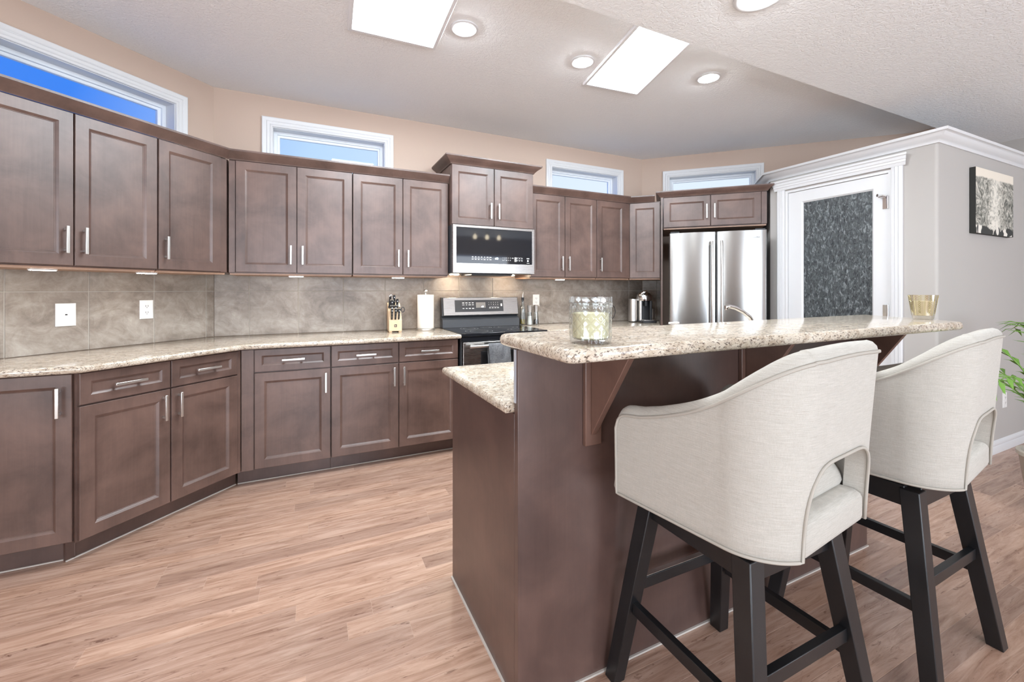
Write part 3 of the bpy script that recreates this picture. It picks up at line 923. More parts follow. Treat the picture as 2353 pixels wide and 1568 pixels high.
obj('burner_rings', m, M['greymark'], ct)
d = obj('oven_door', MB().box(0.006, RW - 0.006, -0.040, -0.001, 0.22, 0.850), M['steel'], rg, bevel=0.004)
obj('oven_window', MB().box(0.15, RW - 0.15, -0.0425, -0.038, 0.36, 0.775), M['ovenglass'], d, bevel=0.001)
obj('oven_handle', MB().tube([(0.045, -0.088, 0.822), (RW - 0.045, -0.088, 0.822)], 0.0125, 14).box(0.07, 0.09, -0.088, -0.038, 0.813, 0.831).box(RW - 0.09, RW - 0.07, -0.088, -0.038, 0.813, 0.831), M['nickel'], d)
obj('storage_drawer', MB().box(0.006, RW - 0.006, -0.038, -0.001, 0.07, 0.212), M['steel'], rg, bevel=0.003)
bg = obj('backguard', MB().prism([(0.50, 0.918), (0.582, 0.918), (0.582, 1.186), (0.545, 1.186), (0.518, 1.022), (0.545, 1.018), (0.530, 1.000), (0.505, 0.985)][::-1], 0, 1), M['darksteel'], rg)
me = bg.data
for v in me.vertices:      # the outline was drawn in (y, z); lay it along the width of the range
    y, z, x = v.co; v.co = (x * RW, y, z)
me.update()
# the steel face of the backguard leans back
ang = math.atan2(0.545 - 0.518, 1.186 - 1.022)
face = obj('control_face', MB().box(0.012, RW - 0.006, -0.010, -0.0005, 0.0, 0.162), M['steel'], rg, bevel=0.003)
face.location = (0, 0.518, 1.024); face.rotation_euler = (-ang, 0, 0)
obj('control_panel', MB().box(0.118, 0.592, -0.0125, -0.0095, 0.030, 0.138), M['darksteel'], face, bevel=0.001)
obj('display', MB().box(0.318, 0.412, -0.0138, -0.0122, 0.066, 0.116), M['lcd'], face)
text('clock_digits', ':60', 0.020, (0.368, -0.0141, 0.075), (PI / 2, 0, 0), M['digit'], face)
mk = MB()
for row, z in ((0, 0.112), (1, 0.094), (2, 0.061)):
    for i in range(4):
        x = 0.197 + i * 0.0305; w_ = R_.uniform(0.012, 0.023); h_ = R_.uniform(0.004, 0.008)
        mk.box(x - w_ / 2, x + w_ / 2, -0.0136, -0.0124, z - h_ / 2, z + h_ / 2)
obj('key_marks', mk, M['mark'], face); mk = MB()
for i in range(4): mk.box(0.447 + i * 0.027, 0.465 + i * 0.027, -0.0136, -0.0124, 0.060, 0.066)
mk.box(0.450, 0.545, -0.0136, -0.0124, 0.0755, 0.0765)
obj('lock_key', MB().box(0.565, 0.580, -0.0136, -0.0124, 0.078, 0.102), M['mark'], face)
obj('key_marks', mk, M['mark'], face)
for s_, z in (('12345', 0.112), ('67890', 0.093)):
    for i, ch in enumerate(s_): text('lettering', ch, 0.012, (0.447 + i * 0.0225, -0.0130, z), (PI / 2, 0, 0), M['mark'], face, 'CENTER')

# hand towel over the oven handle
m = MB(); nx = 22; prof = []
for k in range(9): prof.append((-0.088 + 0.0155 * math.cos(PI * k / 8), 0.822 + 0.0155 * math.sin(PI * k / 8), 1))
pts = [(-0.0745, 0.60, 0), (-0.0740, 0.70, 0), (-0.0735, 0.78, 0)] + [(y, z, 0) for y, z, _ in prof][::1] + [(-0.1050, 0.80, 1), (-0.1065, 0.76, 1), (-0.1070, 0.70, 1), (-0.1070, 0.64, 1), (-0.1060, 0.60, 1)]
rows = []
for y, z, fr_ in pts:
    row = []
    for i in range(nx + 1):
        u = i / nx
        fold = math.sin(u * 11 + 0.6) * 0.006 * (1 if z < 0.80 else 0.15) * (1 if fr_ else 0.3)
        row.append((0.195 + 0.185 * u + 0.006 * math.sin(z * 30), y - (fold if fr_ else -abs(fold) * 0.2) - (0.003 if fr_ else 0), z + (0.006 * math.sin(u * 9) if z < 0.62 else 0)))
    rows.append(row)
m.loops(rows, False, False, False)
tw = obj('hand_towel', m, M['towel'])
tw.location = (1.046, 3.14, 0)
s_ = tw.modifiers.new('solidify', 'SOLIDIFY'); s_.thickness = 0.006; s_.offset = 0.0
s_ = tw.modifiers.new('subsurf', 'SUBSURF'); s_.levels = 1; s_.render_levels = 1
tag(tw, 'dark grey towel draped over the oven door handle', 'towel')

# ------------------------------------------------------------------ island
XI, YI = 0.557, 1.137
IX1, IY1 = 2.463, 1.785
isl = thing('kitchen_island', 'dark brown kitchen island with a raised bar back', 'island', (0, 0, 0))
obj('body', MB().box(XI + 0.018, IX1 - 0.018, YI + 0.026, IY1, 0.10, 0.878).box(XI + 0.018, IX1 - 0.018, YI + 0.026, IY1 - 0.07, 0.001, 0.10), M['wood'], isl)
obj('end_panel', MB().box(XI, XI + 0.0175, YI + 0.0255, IY1, 0.001, 0.879), M['panel'], isl, bevel=0.0012)
obj('end_panel', MB().box(IX1 - 0.0175, IX1, YI + 0.0255, IY1, 0.001, 0.879), M['panel'], isl, bevel=0.0012)
obj('bar_back_panel', MB().box(XI, IX1, YI, YI + 0.025, 0.001, 1.077), M['panel'], isl, bevel=0.0012)
obj('edge_strip', MB().box(XI - 0.0022, XI - 0.0002, YI + 0.0115, YI + 0.0245, 0.915, 1.076), M['strip'], isl)
obj('caulk', MB().box(XI - 0.007, XI - 0.0002, YI - 0.007, IY1, 0.0008, 0.007).box(XI - 0.007, IX1, YI - 0.007, YI - 0.0002, 0.0008, 0.007), M['caulk'], isl)
for i in range(4):
    x0 = XI + 0.03 + i * 0.462; dd = obj('door', MB().panel(0, 0.458, 0.110, 0.873, DOORP), M['wood'], isl, 25); dd.location = (x0 + 0.458, IY1, 0); dd.rotation_euler = (0, 0, PI)

mb = MB().slab([(0.525, YI + 0.0265), (2.49, YI + 0.0265), (2.49, 1.835), (0.525, 1.835)], 0.880, 0.914, 0.014)
tag(obj('island_countertop', mb, M['granite'], angle=35), 'lower granite worktop on the island, below the raised bar', 'countertop')


def roundpoly(poly, r, n=5):
    out = []; m_ = len(poly)
    for k in range(m_):
        p = Vector(poly[k]); a = (Vector(poly[k - 1]) - p).normalized(); b = (Vector(poly[(k + 1) % m_]) - p).normalized()
        an = a.angle(b); d_ = r / math.tan(an / 2); c = p + (a + b).normalized() * (r / math.sin(an / 2))
        p0, p1 = p + a * d_, p + b * d_
        a0 = math.atan2(p0.y - c.y, p0.x - c.x); a1 = math.atan2(p1.y - c.y, p1.x - c.x)
        da = (a1 - a0 + PI) % (2 * PI) - PI
        for j in range(n + 1): out.append((c.x + r * math.cos(a0 + da * j / n), c.y + r * math.sin(a0 + da * j / n)))
    return out


bar_poly = roundpoly([(0.545, 0.842), (2.615, 0.842), (2.875, 1.345), (0.545, 1.270)], 0.035)
mb = MB().slab(bar_poly, 1.0785, 1.115, 0.016)
tag(obj('bar_counter', mb, M['granite'], angle=35), 'raised cream speckled granite bar top over the island', 'bar counter')

cb = thing('bar_bracket', 'dark wooden triangular bracket under the bar, nearest the left end', 'bracket', (0.820, YI - 0.0008, 0), 0, 'brackets under the bar top')
obj('back_plate', MB().box(-0.031, 0.031, -0.016, 0.0, 0.757, 1.0775), M['bracket'], cb, bevel=0.002)
gm = MB()
a = gm.add([(-0.011, -0.0165, 0.790), (-0.011, -0.205, 1.077), (-0.011, -0.0165, 1.077)]); b_ = gm.add([(0.011, -0.0165, 0.790), (0.011, -0.205, 1.077), (0.011, -0.0165, 1.077)])
gm.face(a[::-1]); gm.face(b_)
for k in range(3): gm.face((a[k], a[(k + 1) % 3], b_[(k + 1) % 3], b_[k]))
obj('gusset', gm, M['bracket'], cb, bevel=0.002)
dup(cb, (1.560, YI - 0.0008, 0), 0, 'dark wooden bracket under the middle of the bar, behind the nearer stool')
dup(cb, (2.350, YI - 0.0008, 0), 0, 'dark wooden bracket under the right end of the bar, between the two stools')

# ------------------------------------------------------------------ bar stools
def make_stool():
    t = thing('bar_stool', 'cream linen swivel stool nearest the camera, its back hiding the middle of the bar', 'bar stool', (1.131, 0.858, 0), 0, 'bar stools')
    fa, ta, zt = 0.243, 0.163, 0.605
    def leg(sx, sy):
        m = MB(); w = 0.024
        rings = []
        for z in (0.0, zt):
            h = fa + (ta - fa) * z / 0.6; ww = w * (0.92 if z == 0 else 1.08)
            x, y = sx * h, sy * h
            rings.append([(x - ww, y - ww, z), (x + ww, y - ww, z), (x + ww, y + ww, z), (x - ww, y + ww, z)])
        m.loops(rings); return m
    for sx, sy in ((-1, 1), (1, 1), (-1, -1), (1, -1)):
        obj('leg', leg(sx, sy), M['legs'], t, bevel=0.0025)
    def at(z): return fa + (ta - fa) * z / 0.6
    def rail(axis, s, z, h=0.036, w=0.021, trim=0.024):
        q = at(z); m = MB()
        if axis == 'x': m.box(-q + trim, q - trim, s * q - w / 2, s * q + w / 2, z - h / 2, z + h / 2)
        else: m.box(s * q - w / 2, s * q + w / 2, -q + trim, q - trim, z - h / 2, z + h / 2)
        return m
    fr1 = obj('stretcher', rail('x', 1, 0.315), M['legs'], t, bevel=0.0015)
    obj('footrest_strip', MB().box(-at(0.315) + 0.03, at(0.315) - 0.03, at(0.315) - 0.0085, at(0.315) + 0.0085, 0.3335, 0.3352), M['nickel'], fr1)
    obj('stretcher', rail('x', -1, 0.325), M['legs'], t, bevel=0.0015)
    obj('stretcher', rail('y', -1, 0.255), M['legs'], t, bevel=0.0015)
    obj('stretcher', rail('y', 1, 0.265), M['legs'], t, bevel=0.0015)
    q = 0.167
    obj('apron', MB().box(-q + 0.02, q - 0.02, q - 0.012, q + 0.012, 0.545, 0.612).box(-q + 0.02, q - 0.02, -q - 0.012, -q + 0.012, 0.545, 0.612)
        .box(q - 0.012, q + 0.012, -q + 0.02, q - 0.02, 0.545, 0.612).box(-q - 0.012, -q + 0.012, -q + 0.02, q - 0.02, 0.545, 0.612), M['legs'], t, bevel=0.0015)
    obj('swivel_plate', MB().box(-0.15, 0.15, -0.15, 0.15, 0.612, 0.622).lathe([(0.10, 0.622), (0.10, 0.640)], n=24), M['black'], t)

    PH = math.radians(7.0); cs, sn = math.cos(PH), math.sin(PH)
    def T(r, f, z): return (r * cs - f * sn, r * sn + f * cs, z)
    HW, RD, RR, FF, TH = 0.268, 0.262, 0.135, 0.195, 0.048
    # plan curve: left front -> left side -> rear corner -> back -> right
    half = []          # back centre to right front as (r, f, nr, nf)
    CUT = 0.172
    def plan():
        seq = []
        nb = 16
        for k in range(nb + 1):
            a_ = k / nb; x = CUT * math.sin(a_ * PI / 2)
            seq.append(x)
        pts = []
        xb = HW - RR
        bulge = lambda x: 0.010 * (1 - (x / HW) ** 2)
        # arc length style list of positions
        def pos(d):
            # d: distance from the back centre along the curve
            if d <= xb: return (d, -RD - bulge(d) + 0.004, 0.0, -1.0)
            arc = RR * PI / 2
            if d <= xb + arc:
                a_ = (d - xb) / RR
                return (xb + RR * math.sin(a_), -RD + RR - RR * math.cos(a_) - bulge(xb + RR * math.sin(a_)) * math.cos(a_) + 0.004 * math.cos(a_), math.sin(a_), -math.cos(a_))
            e = d - xb - arc
            f = -RD + RR + e
            return (HW + 0.012 * (f + RD - RR) / 0.34, f, 1.0, 0.0)
        total = xb + RR * PI / 2 + (FF - (-RD + RR))
        ds = [CUT * math.sin(PI / 2 * k / 18) for k in range(19)]
        ds = sorted(set([round(v, 6) for v in ds]))
        ds += [CUT + (total - CUT) * k / 60 for k in range(1, 61)]
        return [(d, pos(d)) for d in ds], total
    pl, total = plan()
    full = [(-d, (-p[0], p[1], -p[2], p[3])) for d, p in pl[::-1]] + [(d, p) for d, p in pl[1:]]
    def lerp(tab, x):
        for (a0, b0), (a1, b1) in zip(tab, tab[1:]):
            if x <= a1:
                u = (x - a0) / (a1 - a0); u = min(max(u, 0), 1); return b0 + (b1 - b0) * u
        return tab[-1][1]
    # top edge height against f on the sides; the back is level
    HT = [(-0.40, 1.128), (-0.262, 1.121), (-0.225, 1.093), (-0.17, 1.046), (-0.105, 1.000), (-0.03, 0.962), (0.055, 0.932), (0.120, 0.915), (0.160, 0.910), (0.178, 0.906), (0.190, 0.899), (0.199, 0.888), (0.2045, 0.876), (0.2071, 0.862)]
    def top(d, p):
        ad = abs(d)
        if ad < 0.135: return 1.102 - 0.005 * (ad / 0.135) ** 2
        return min(lerp(HT, p[1] + 0.012 * min(max((p[1] + 0.26) / 0.12, 0), 1)) - 0.020, 1.097)
    tops = [top(d, p) for d, p in full]
    for _ in range(16):
        tops = [tops[0]] + [(tops[i - 1] + 2 * tops[i] + tops[i + 1]) / 4 if abs(full[i][0]) < 0.52 else tops[i] for i in range(1, len(tops) - 1)] + [tops[-1]]
    def bot(d):
        ad = abs(d)
        if ad >= CUT - 1e-6: return 0.648
        return 0.648 + (0.862 - 0.648) * (1 - (ad / CUT) ** 5) ** (1 / 3.2)
    NR = 14
    outer, inner = [], []
    for (d, p), zt_ in zip(full, tops):
        zb = bot(d); co, ci = [], []
        for j in range(NR + 1):
            z = zb + (zt_ - zb) * j / NR
            lean = 0.030 * max(0, (z - 0.648) / 0.47) ** 1.2 * (-p[3] if p[3] < 0 else 0) + 0.010 * (z - 0.648) / 0.47 * abs(p[2])
            r, f = p[0] + p[2] * lean, p[1] + p[3] * lean
            co.append(T(r, f, z)); ci.append(T(r - p[2] * TH, f - p[3] * TH, z))
        outer.append(co); inner.append(ci)
    n = len(full)
    m = MB()
    io = [m.add(c) for c in outer]; ii = [m.add(c) for c in inner]
    for a in range(n - 1):
        for j in range(NR):
            m.face((io[a][j], io[a + 1][j], io[a + 1][j + 1], io[a][j + 1]))
            m.face((ii[a + 1][j], ii[a][j], ii[a][j + 1], ii[a + 1][j + 1]))
    # boundary: top (left to right), right front, bottom (right to left), left front
    B = [(a, NR) for a in range(n)] + [(n - 1, j) for j in range(NR - 1, 0, -1)] + [(a, 0) for a in range(n - 1, -1, -1)] + [(0, j) for j in range(1, NR)]
    def nb(a, j):
        if j == NR: return (a, NR - 1) if 0 < a < n - 1 else ((1, NR - 1) if a == 0 else (n - 2, NR - 1))
        if j == 0: return (a, 1) if 0 < a < n - 1 else ((1, 1) if a == 0 else (n - 2, 1))
        return (1, j) if a == 0 else (n - 2, j)
    arcs = []; pipe = []; pipe_in = []
    for a, j in B:
        o = Vector(outer[a][j]); i_ = Vector(inner[a][j]); q_ = Vector(outer[nb(a, j)[0]][nb(a, j)[1]])
        mid = (o + i_) / 2; hw = (o - i_) / 2
        out = (o - q_); ax = hw.normalized(); out = out - ax * out.dot(ax); out.normalize()
        bulge_ = 1.15 if (j == NR or a in (0, n - 1)) and j > 0 else 0.20
        row = [mid + hw * math.cos(th) + out * hw.length * bulge_ * math.sin(th) for th in (PI * k_ / 6 for k_ in range(1, 6))]
        arcs.append(m.add(row)); pipe.append(o + ax * 0.0015 + out * 0.001)
    nbd = len(B)
    for k_ in range(nbd):
        a, j = B[k_]; a2, j2 = B[(k_ + 1) % nbd]
        s1 = [io[a][j]] + arcs[k_] + [ii[a][j]]; s2 = [io[a2][j2]] + arcs[(k_ + 1) % nbd] + [ii[a2][j2]]
        for q_ in range(6): m.face((s1[q_], s2[q_], s2[q_ + 1], s1[q_ + 1]))
    sh = obj('backrest', m, M['fabric'], t, 60)
    obj('piping', MB().tube(pipe, 0.0042, 6, True), M['piping'], sh, 80)
    # seat base and dome cushion, kept inside the shell
    def plan_ring(w, fb, ff, r, z, nq=8):
        pts = roundpoly([(-w, fb), (w, fb), (w, ff), (-w, ff)], r, nq)
        return [T(a_, b2, z) for a_, b2 in pts]
    CW = HW - TH - 0.004
    rings = []
    # base band that closes the foot of the cut-out
    for inset, z in ((0.010, 0.643), (0.002, 0.650), (0.0, 0.660), (0.0, 0.706), (0.003, 0.716), (0.010, 0.723), (0.022, 0.726)):
        rings.append(plan_ring(0.166 - inset, -RD + 0.002 + inset, -0.10, 0.012, z, 3))
    obj('seat_base', MB().loops(rings), M['fabric'], t, 60)
    rings = []
    for inset, z in ((0.030, 0.644), (0.016, 0.650), (0.010, 0.668), (0.012, 0.716), (0.004, 0.724), (0.0, 0.736), (0.004, 0.752), (0.016, 0.774), (0.036, 0.797), (0.062, 0.818), (0.092, 0.836), (0.125, 0.848), (0.165, 0.856)):
        rings.append(plan_ring(CW - inset, -0.215 + inset * 0.9, 0.250 - inset, max(0.07 - inset * 0.3, 0.03), z))
    obj('seat_cushion', MB().loops(rings), M['fabric'], t, 70)
    return t


stool = make_stool()
dup(stool, (1.937, 0.860, 0), math.radians(1.0), 'cream linen swivel stool at the right end of the bar, farther from the camera')

# ------------------------------------------------------------------ candle, votive, faucet on the island
cd = thing('candle_jar', 'large cut-glass jar with cream candle, on the bar top', 'candle', (0.676, 0.938, 1.1152))
nseg = 208
prof = [(0.050, 0.0), (0.0535, 0.003), (0.0550, 0.010), (0.0558, 0.020)]
for k in range(1, 49): prof.append((0.0562, 0.020 + 0.078 * k / 48))
prof += [(0.0558, 0.100), (0.0545, 0.104), (0.0515, 0.104)]
inn = [(0.0515, 0.104), (0.0495, 0.098), (0.0495, 0.014), (0.044, 0.0105)]


def cut(k, h):
    if h < 0.018 or h > 0.1005: return 1.0 - 0.022 * (0.5 + 0.5 * math.cos(k * 2 * PI / 6)) * (1 if 0.004 < h < 0.018 else 0)
    a_ = k / nseg * 26; b2 = h / 0.0135
    u1 = abs(((a_ + b2) % 2) - 1); u2 = abs(((a_ - b2) % 2) - 1)
    return 1.0 - 0.045 * max(0.0, 1 - min(u1, u2) * 3.0)


m = MB().lathe(prof, (0, 0), nseg, True, False, mod=cut)
ids = len(m.v) - nseg
rr = [[(r * math.cos(2 * PI * k / nseg), r * math.sin(2 * PI * k / nseg), h) for k in range(nseg)] for r, h in inn]
prev = list(range(ids, ids + nseg))
for r_ in rr:
    cur = m.add(r_)
    for k in range(nseg): m.face((prev[k], prev[(k + 1) % nseg], cur[(k + 1) % nseg], cur[k]))
    prev = cur
m.face(prev)
obj('glass_jar', m, M['glass'], cd, 25)
obj('wax', MB().lathe([(0.040, 0.0115), (0.047, 0.016), (0.0480, 0.024), (0.0480, 0.078), (0.046, 0.080)], n=40), M['wax'], cd)
lid = MB()
lp = [(0.0478, 0.1015), (0.0478, 0.1055), (0.0560, 0.1062), (0.0575, 0.110), (0.0575, 0.120), (0.0560, 0.1235), (0.030, 0.1262)]
lid.lathe(lp, (0, 0), nseg, True, True, mod=lambda k, h: 1.0 - (0.02 * abs(((k / nseg * 32) % 2) - 1) if 0.108 < h < 0.122 else 0))
obj('glass_lid', lid, M['glass'], cd, 25)

vt = thing('votive_holder', 'flared gold-patterned glass candle holder at the far right of the bar top', 'candle holder', (2.645, 0.995, 1.1152))
H_ = 0.117
def vr(h): return 0.0375 + (0.0535 - 0.0375) * (h / H_) ** 1.1
vp = [(vr(0) - 0.004, 0.0), (vr(0), 0.004)] + [(vr(h), h) for h in (0.02, 0.04, 0.06, 0.08, 0.10, H_)] + [(vr(H_) - 0.004, H_), (vr(0.06) - 0.004, 0.06), (vr(0.018) - 0.005, 0.018)]
obj('glass_cup', MB().lathe(vp, n=40, mod=lambda k, h: 1 - 0.012 * (1 if k % 5 == 0 else 0)), M['goldglass'], vt, 40)
obj('wax', MB().lathe([(vr(0.02) - 0.0055, 0.0195), (vr(0.05) - 0.0055, 0.05), (vr(0.088) - 0.0055, 0.088)], n=32), M['palewax'], vt)
m = MB()
for s in range(8):
    a0 = 2 * PI * s / 8 + 0.1
    for sg in (-1, 1):
        pts = []
        for j in range(33):
            h = 0.030 + 0.084 * j / 32; tri = abs(((j / 4) % 2) - 1) - 0.5
            a_ = a0 + sg * tri * 0.20; r = vr(h) + 0.0006
            pts.append((r * math.cos(a_), r * math.sin(a_), h))
        m.tube(pts, 0.0009, 4)
    pts = [((vr(h) + 0.0004) * math.cos(a0 + PI / 8), (vr(h) + 0.0004) * math.sin(a0 + PI / 8), h) for h in (0.02, 0.06, 0.115)]
    m.tube(pts, 0.0008, 4)
obj('gold_lattice', m, M['goldline'], vt, 60)

fc = thing('faucet', 'chrome kitchen faucet rising behind the raised bar, in front of the fridge', 'faucet', (2.235, 1.56, 0.9145))
obj('base', MB().lathe([(0.027, 0), (0.027, 0.006), (0.020, 0.012), (0.018, 0.10), (0.019, 0.115), (0.016, 0.122)], n=24), M['chrome'], fc)
pts = [(0, 0, 0.115), (-0.005, 0.004, 0.150), (-0.030, 0.010, 0.190), (-0.075, 0.02, 0.222), (-0.125, 0.03, 0.243), (-0.165, 0.036, 0.252), (-0.185, 0.038, 0.247), (-0.180, 0.038, 0.236)]
obj('spout', MB().tube(pts, [0.013, 0.0125, 0.012, 0.0115, 0.011, 0.0115, 0.012, 0.010], 12), M['chrome'], fc, 60)
obj('lever', MB().tube([(0.010, 0, 0.10), (0.045, -0.005, 0.125), (0.085, -0.008, 0.135)], [0.008, 0.006, 0.005], 10), M['chrome'], fc, 60)
sd = thing('soap_dispenser', 'white soap bottle on the island worktop, its top just above the bar', 'soap dispenser', (1.60, 1.52, 0.9145))
obj('bottle', MB().lathe([(0.026, 0), (0.029, 0.004), (0.029, 0.125), (0.022, 0.142), (0.012, 0.148)], n=24), M['plate'], sd)
obj('pump', MB().lathe([(0.012, 0.1485), (0.012, 0.165), (0.005, 0.167), (0.005, 0.176), (0.014, 0.178), (0.014, 0.186)], n=16).box(-0.045, 0, -0.007, 0.007, 0.177, 0.186), M['plate'], sd, bevel=0.001)

# ------------------------------------------------------------------ counter objects
KB = (0.612, 3.535, 0.9145); KR = math.radians(-4)
kb = thing('knife_block', 'slanted beech knife block with a square dark logo, on the back counter', 'knife block', KB, KR)
pro = [(-0.075, 0.012), (0.085, 0.012), (0.105, 0.235), (0.050, 0.222), (-0.075, 0.098)]
m = MB(); a = m.add([(-0.050, y, z) for y, z in pro]); b_ = m.add([(0.050, y, z) for y, z in pro])
m.face(a); m.face(b_[::-1])
for k in range(5): m.face((a[k], b_[k], b_[(k + 1) % 5], a[(k + 1) % 5]))
m.box(-0.048, -0.026, -0.070, 0.080, 0, 0.012).box(0.026, 0.048, -0.070, 0.080, 0, 0.012)
obj('block', m, M['beech'], kb, bevel=0.002)
obj('logo_plate', MB().box(-0.009, 0.011, -0.0762, -0.0752, 0.043, 0.065), M['slot'], kb)
obj('logo_mark', MB().box(-0.004, 0.000, -0.0768, -0.0762, 0.047, 0.061).box(0.000, 0.007, -0.0768, -0.0762, 0.053, 0.056).box(0.004, 0.006, -0.0768, -0.0762, 0.047, 0.053), M['beech'], kb)
tilt = math.atan2(0.222 - 0.098, 0.125)      # slope of the slotted face
slope = Vector((0, math.cos(tilt), math.sin(tilt))); nrm = Vector((0, -math.sin(tilt), math.cos(tilt)))


def kpt(x, u, h):
    """a point above the slotted face: x across, u up the slope from its lower edge, h off the face; in world coordinates"""
    q = Vector((x, -0.075, 0.098)) + slope * u + nrm * h
    c_, s_ = math.cos(KR), math.sin(KR)
    return Vector((KB[0] + q.x * c_ - q.y * s_, KB[1] + q.x * s_ + q.y * c_, KB[2] + q.z))


def knife(x, u, ln, wd, label, lean=0.0):
    o0 = kpt(x, u, 0.004)
    t = thing('kitchen_knife', label, 'knife', o0, KR, 'knives in the block')
    d_ = (nrm * 0.80 + slope * 0.35 + Vector((0, -0.12, 0.35)) + Vector((lean, 0, 0))).normalized()
    pts = [d_ * (ln * v) + Vector((0, -1, 0)) * (0.010 * math.sin(v * PI) - 0.012 * v * v) for v in (0, 0.2, 0.4, 0.6, 0.8, 0.97)]
    obj('grip', MB().tube(pts, [wd * 0.42, wd * 0.45, wd * 0.43, wd * 0.45, wd * 0.50, wd * 0.52], 8, flat=1.5), M['black'], t)
    e0, e1 = pts[-1], pts[-1] + d_ * 0.006
    obj('end_cap', MB().tube([e0, e1], wd * 0.54, 8, flat=1.45), M['nickel'], t)
    rv = MB()
    for v in (0.22, 0.52, 0.80):
        c_ = d_ * (ln * v) + Vector((0, -1, 0)) * (wd * 0.75); rv.tube([c_, c_ + Vector((0, -0.0035, 0))], 0.0032, 8)
    obj('rivet', rv, M['nickel'], t)
    return t


for x, lab in ((-0.028, 'leftmost black steak knife in the bottom row of the knife block'), (0.000, 'middle black steak knife in the bottom row of the knife block'), (0.026, 'rightmost black steak knife in the bottom row of the knife block')):
    knife(x, 0.012, 0.088, 0.017, lab)
for x, lab in ((-0.026, 'left black knife in the second row of the block'), (0.003, 'middle black knife in the second row of the block')):
    knife(x, 0.046, 0.086, 0.017, lab)
knife(-0.024, 0.085, 0.105, 0.020, 'black knife in the upper left slot of the block')
knife(0.018, 0.098, 0.105, 0.021, 'black knife with a steel collar in the upper right slot of the block')
knife(-0.004, 0.128, 0.118, 0.021, 'tallest black knife, standing highest in the block')
o0 = kpt(-0.036, 0.140, 0.0012)
hs = thing('honing_steel', 'black honing steel with a wire ring, at the top left of the block', 'honing steel', o0, KR, 'knives in the block')
obj('grip', MB().tube([(0, 0, 0), (0.001, -0.004, 0.015), (0.004, -0.012, 0.07), (0.006, -0.016, 0.088)], [0.013, 0.010, 0.010, 0.011], 12), M['black'], hs)
obj('ring', MB().tube([(0.010 + 0.013 * math.cos(k * PI / 8), -0.020, 0.090 + 0.013 * math.sin(k * PI / 8)) for k in range(16)], 0.0016, 6, True), M['chrome'], hs)
o0 = kpt(0.038, 0.060, 0.0012)
sc = thing('kitchen_shears', 'kitchen shears with black loop handles at the right of the block', 'scissors', o0, KR, 'knives in the block')
m = MB()
for cx, cz in ((-0.010, 0.042), (0.022, 0.040)):
    m.tube([(cx + 0.013 * math.cos(k * PI / 8), -0.018, cz + 0.020 * math.sin(k * PI / 8)) for k in range(16)], 0.0032, 6, True)
obj('loop_handles', m, M['black'], sc, 60)
obj('pivot', MB().tube([(-0.004, 0, 0), (0.000, -0.010, 0.022)], 0.0055, 8), M['nickel'], sc)

ph = thing('paper_towel_holder', 'steel paper towel holder with ball finial, beside the range', 'paper towel holder', (0.875, 3.565, 0.9145))
obj('base', MB().lathe([(0.078, 0), (0.080, 0.004), (0.078, 0.014), (0.070, 0.018)], n=40), M['nickel'], ph)
obj('rod', MB().lathe([(0.007, 0.018), (0.007, 0.315)], n=12), M['nickel'], ph)
obj('finial', MB().lathe([(0.004, 0.3155), (0.012, 0.319), (0.0165, 0.330), (0.012, 0.341), (0.004, 0.345)], n=20), M['nickel'], ph)
pr = MB().lathe([(0.020, 0.0185), (0.068, 0.0185), (0.0685, 0.020), (0.0685, 0.298), (0.068, 0.2995), (0.020, 0.2995), (0.020, 0.0185)], n=48, cap0=False, cap1=False)
o = tag(obj('paper_towel_roll', pr, M['paper']), 'white paper towel roll standing on its holder', 'paper towel'); o.location = (0.875, 3.565, 0.9145)

ob = thing('oil_bottle', 'tall clear glass oil bottle with black pourer, right of the range', 'bottle', (1.842, 3.655, 0.9145))
obj('bottle', MB().lathe([(0.022, 0), (0.026, 0.004), (0.027, 0.02), (0.027, 0.155), (0.024, 0.178), (0.013, 0.195), (0.0115, 0.235), (0.013, 0.238), (0.0105, 0.238), (0.0095, 0.20), (0.022, 0.172), (0.0245, 0.15), (0.0245, 0.012), (0.016, 0.008)], n=28, cap1=True), M['glass'], ob)
obj('oil', MB().lathe([(0.018, 0.0125), (0.0235, 0.016), (0.0235, 0.058)], n=24), M['oil'], ob)
obj('stopper', MB().lathe([(0.0085, 0.225), (0.0085, 0.2385), (0.0145, 0.239), (0.0145, 0.262), (0.016, 0.263), (0.016, 0.268), (0.006, 0.269)], n=20), M['black'], ob)
obj('pour_spout', MB().tube([(0, 0, 0.268), (0.001, 0, 0.290), (0.006, 0, 0.318)], [0.005, 0.0045, 0.003], 10), M['nickel'], ob)


def mill(loc, label, fill, flr):
    t = thing('grinder', label, 'grinder', loc, 0, 'salt and pepper grinders')
    obj('body', MB().lathe([(0.030, 0), (0.031, 0.004), (0.026, 0.05), (0.021, 0.10), (0.0195, 0.125), (0.0175, 0.125), (0.019, 0.10), (0.024, 0.05), (0.028, 0.006)], n=28), M['glass'], t)
    obj('contents', MB().lathe([(0.0270, 0.0065), (0.0225, 0.05), (0.0185, flr)], n=24), fill, t)
    obj('cap', MB().lathe([(0.0205, 0.1255), (0.021, 0.130), (0.0235, 0.178), (0.0255, 0.190), (0.022, 0.194)], n=28), M['nickel'], t)
    return t


mill((1.905, 3.630, 0.9145), 'glass salt grinder with white salt and a steel cap', M['salt'], 0.088)
mill((1.985, 3.650, 0.9145), 'glass pepper grinder with dark peppercorns and a steel cap', M['pepper'], 0.028)

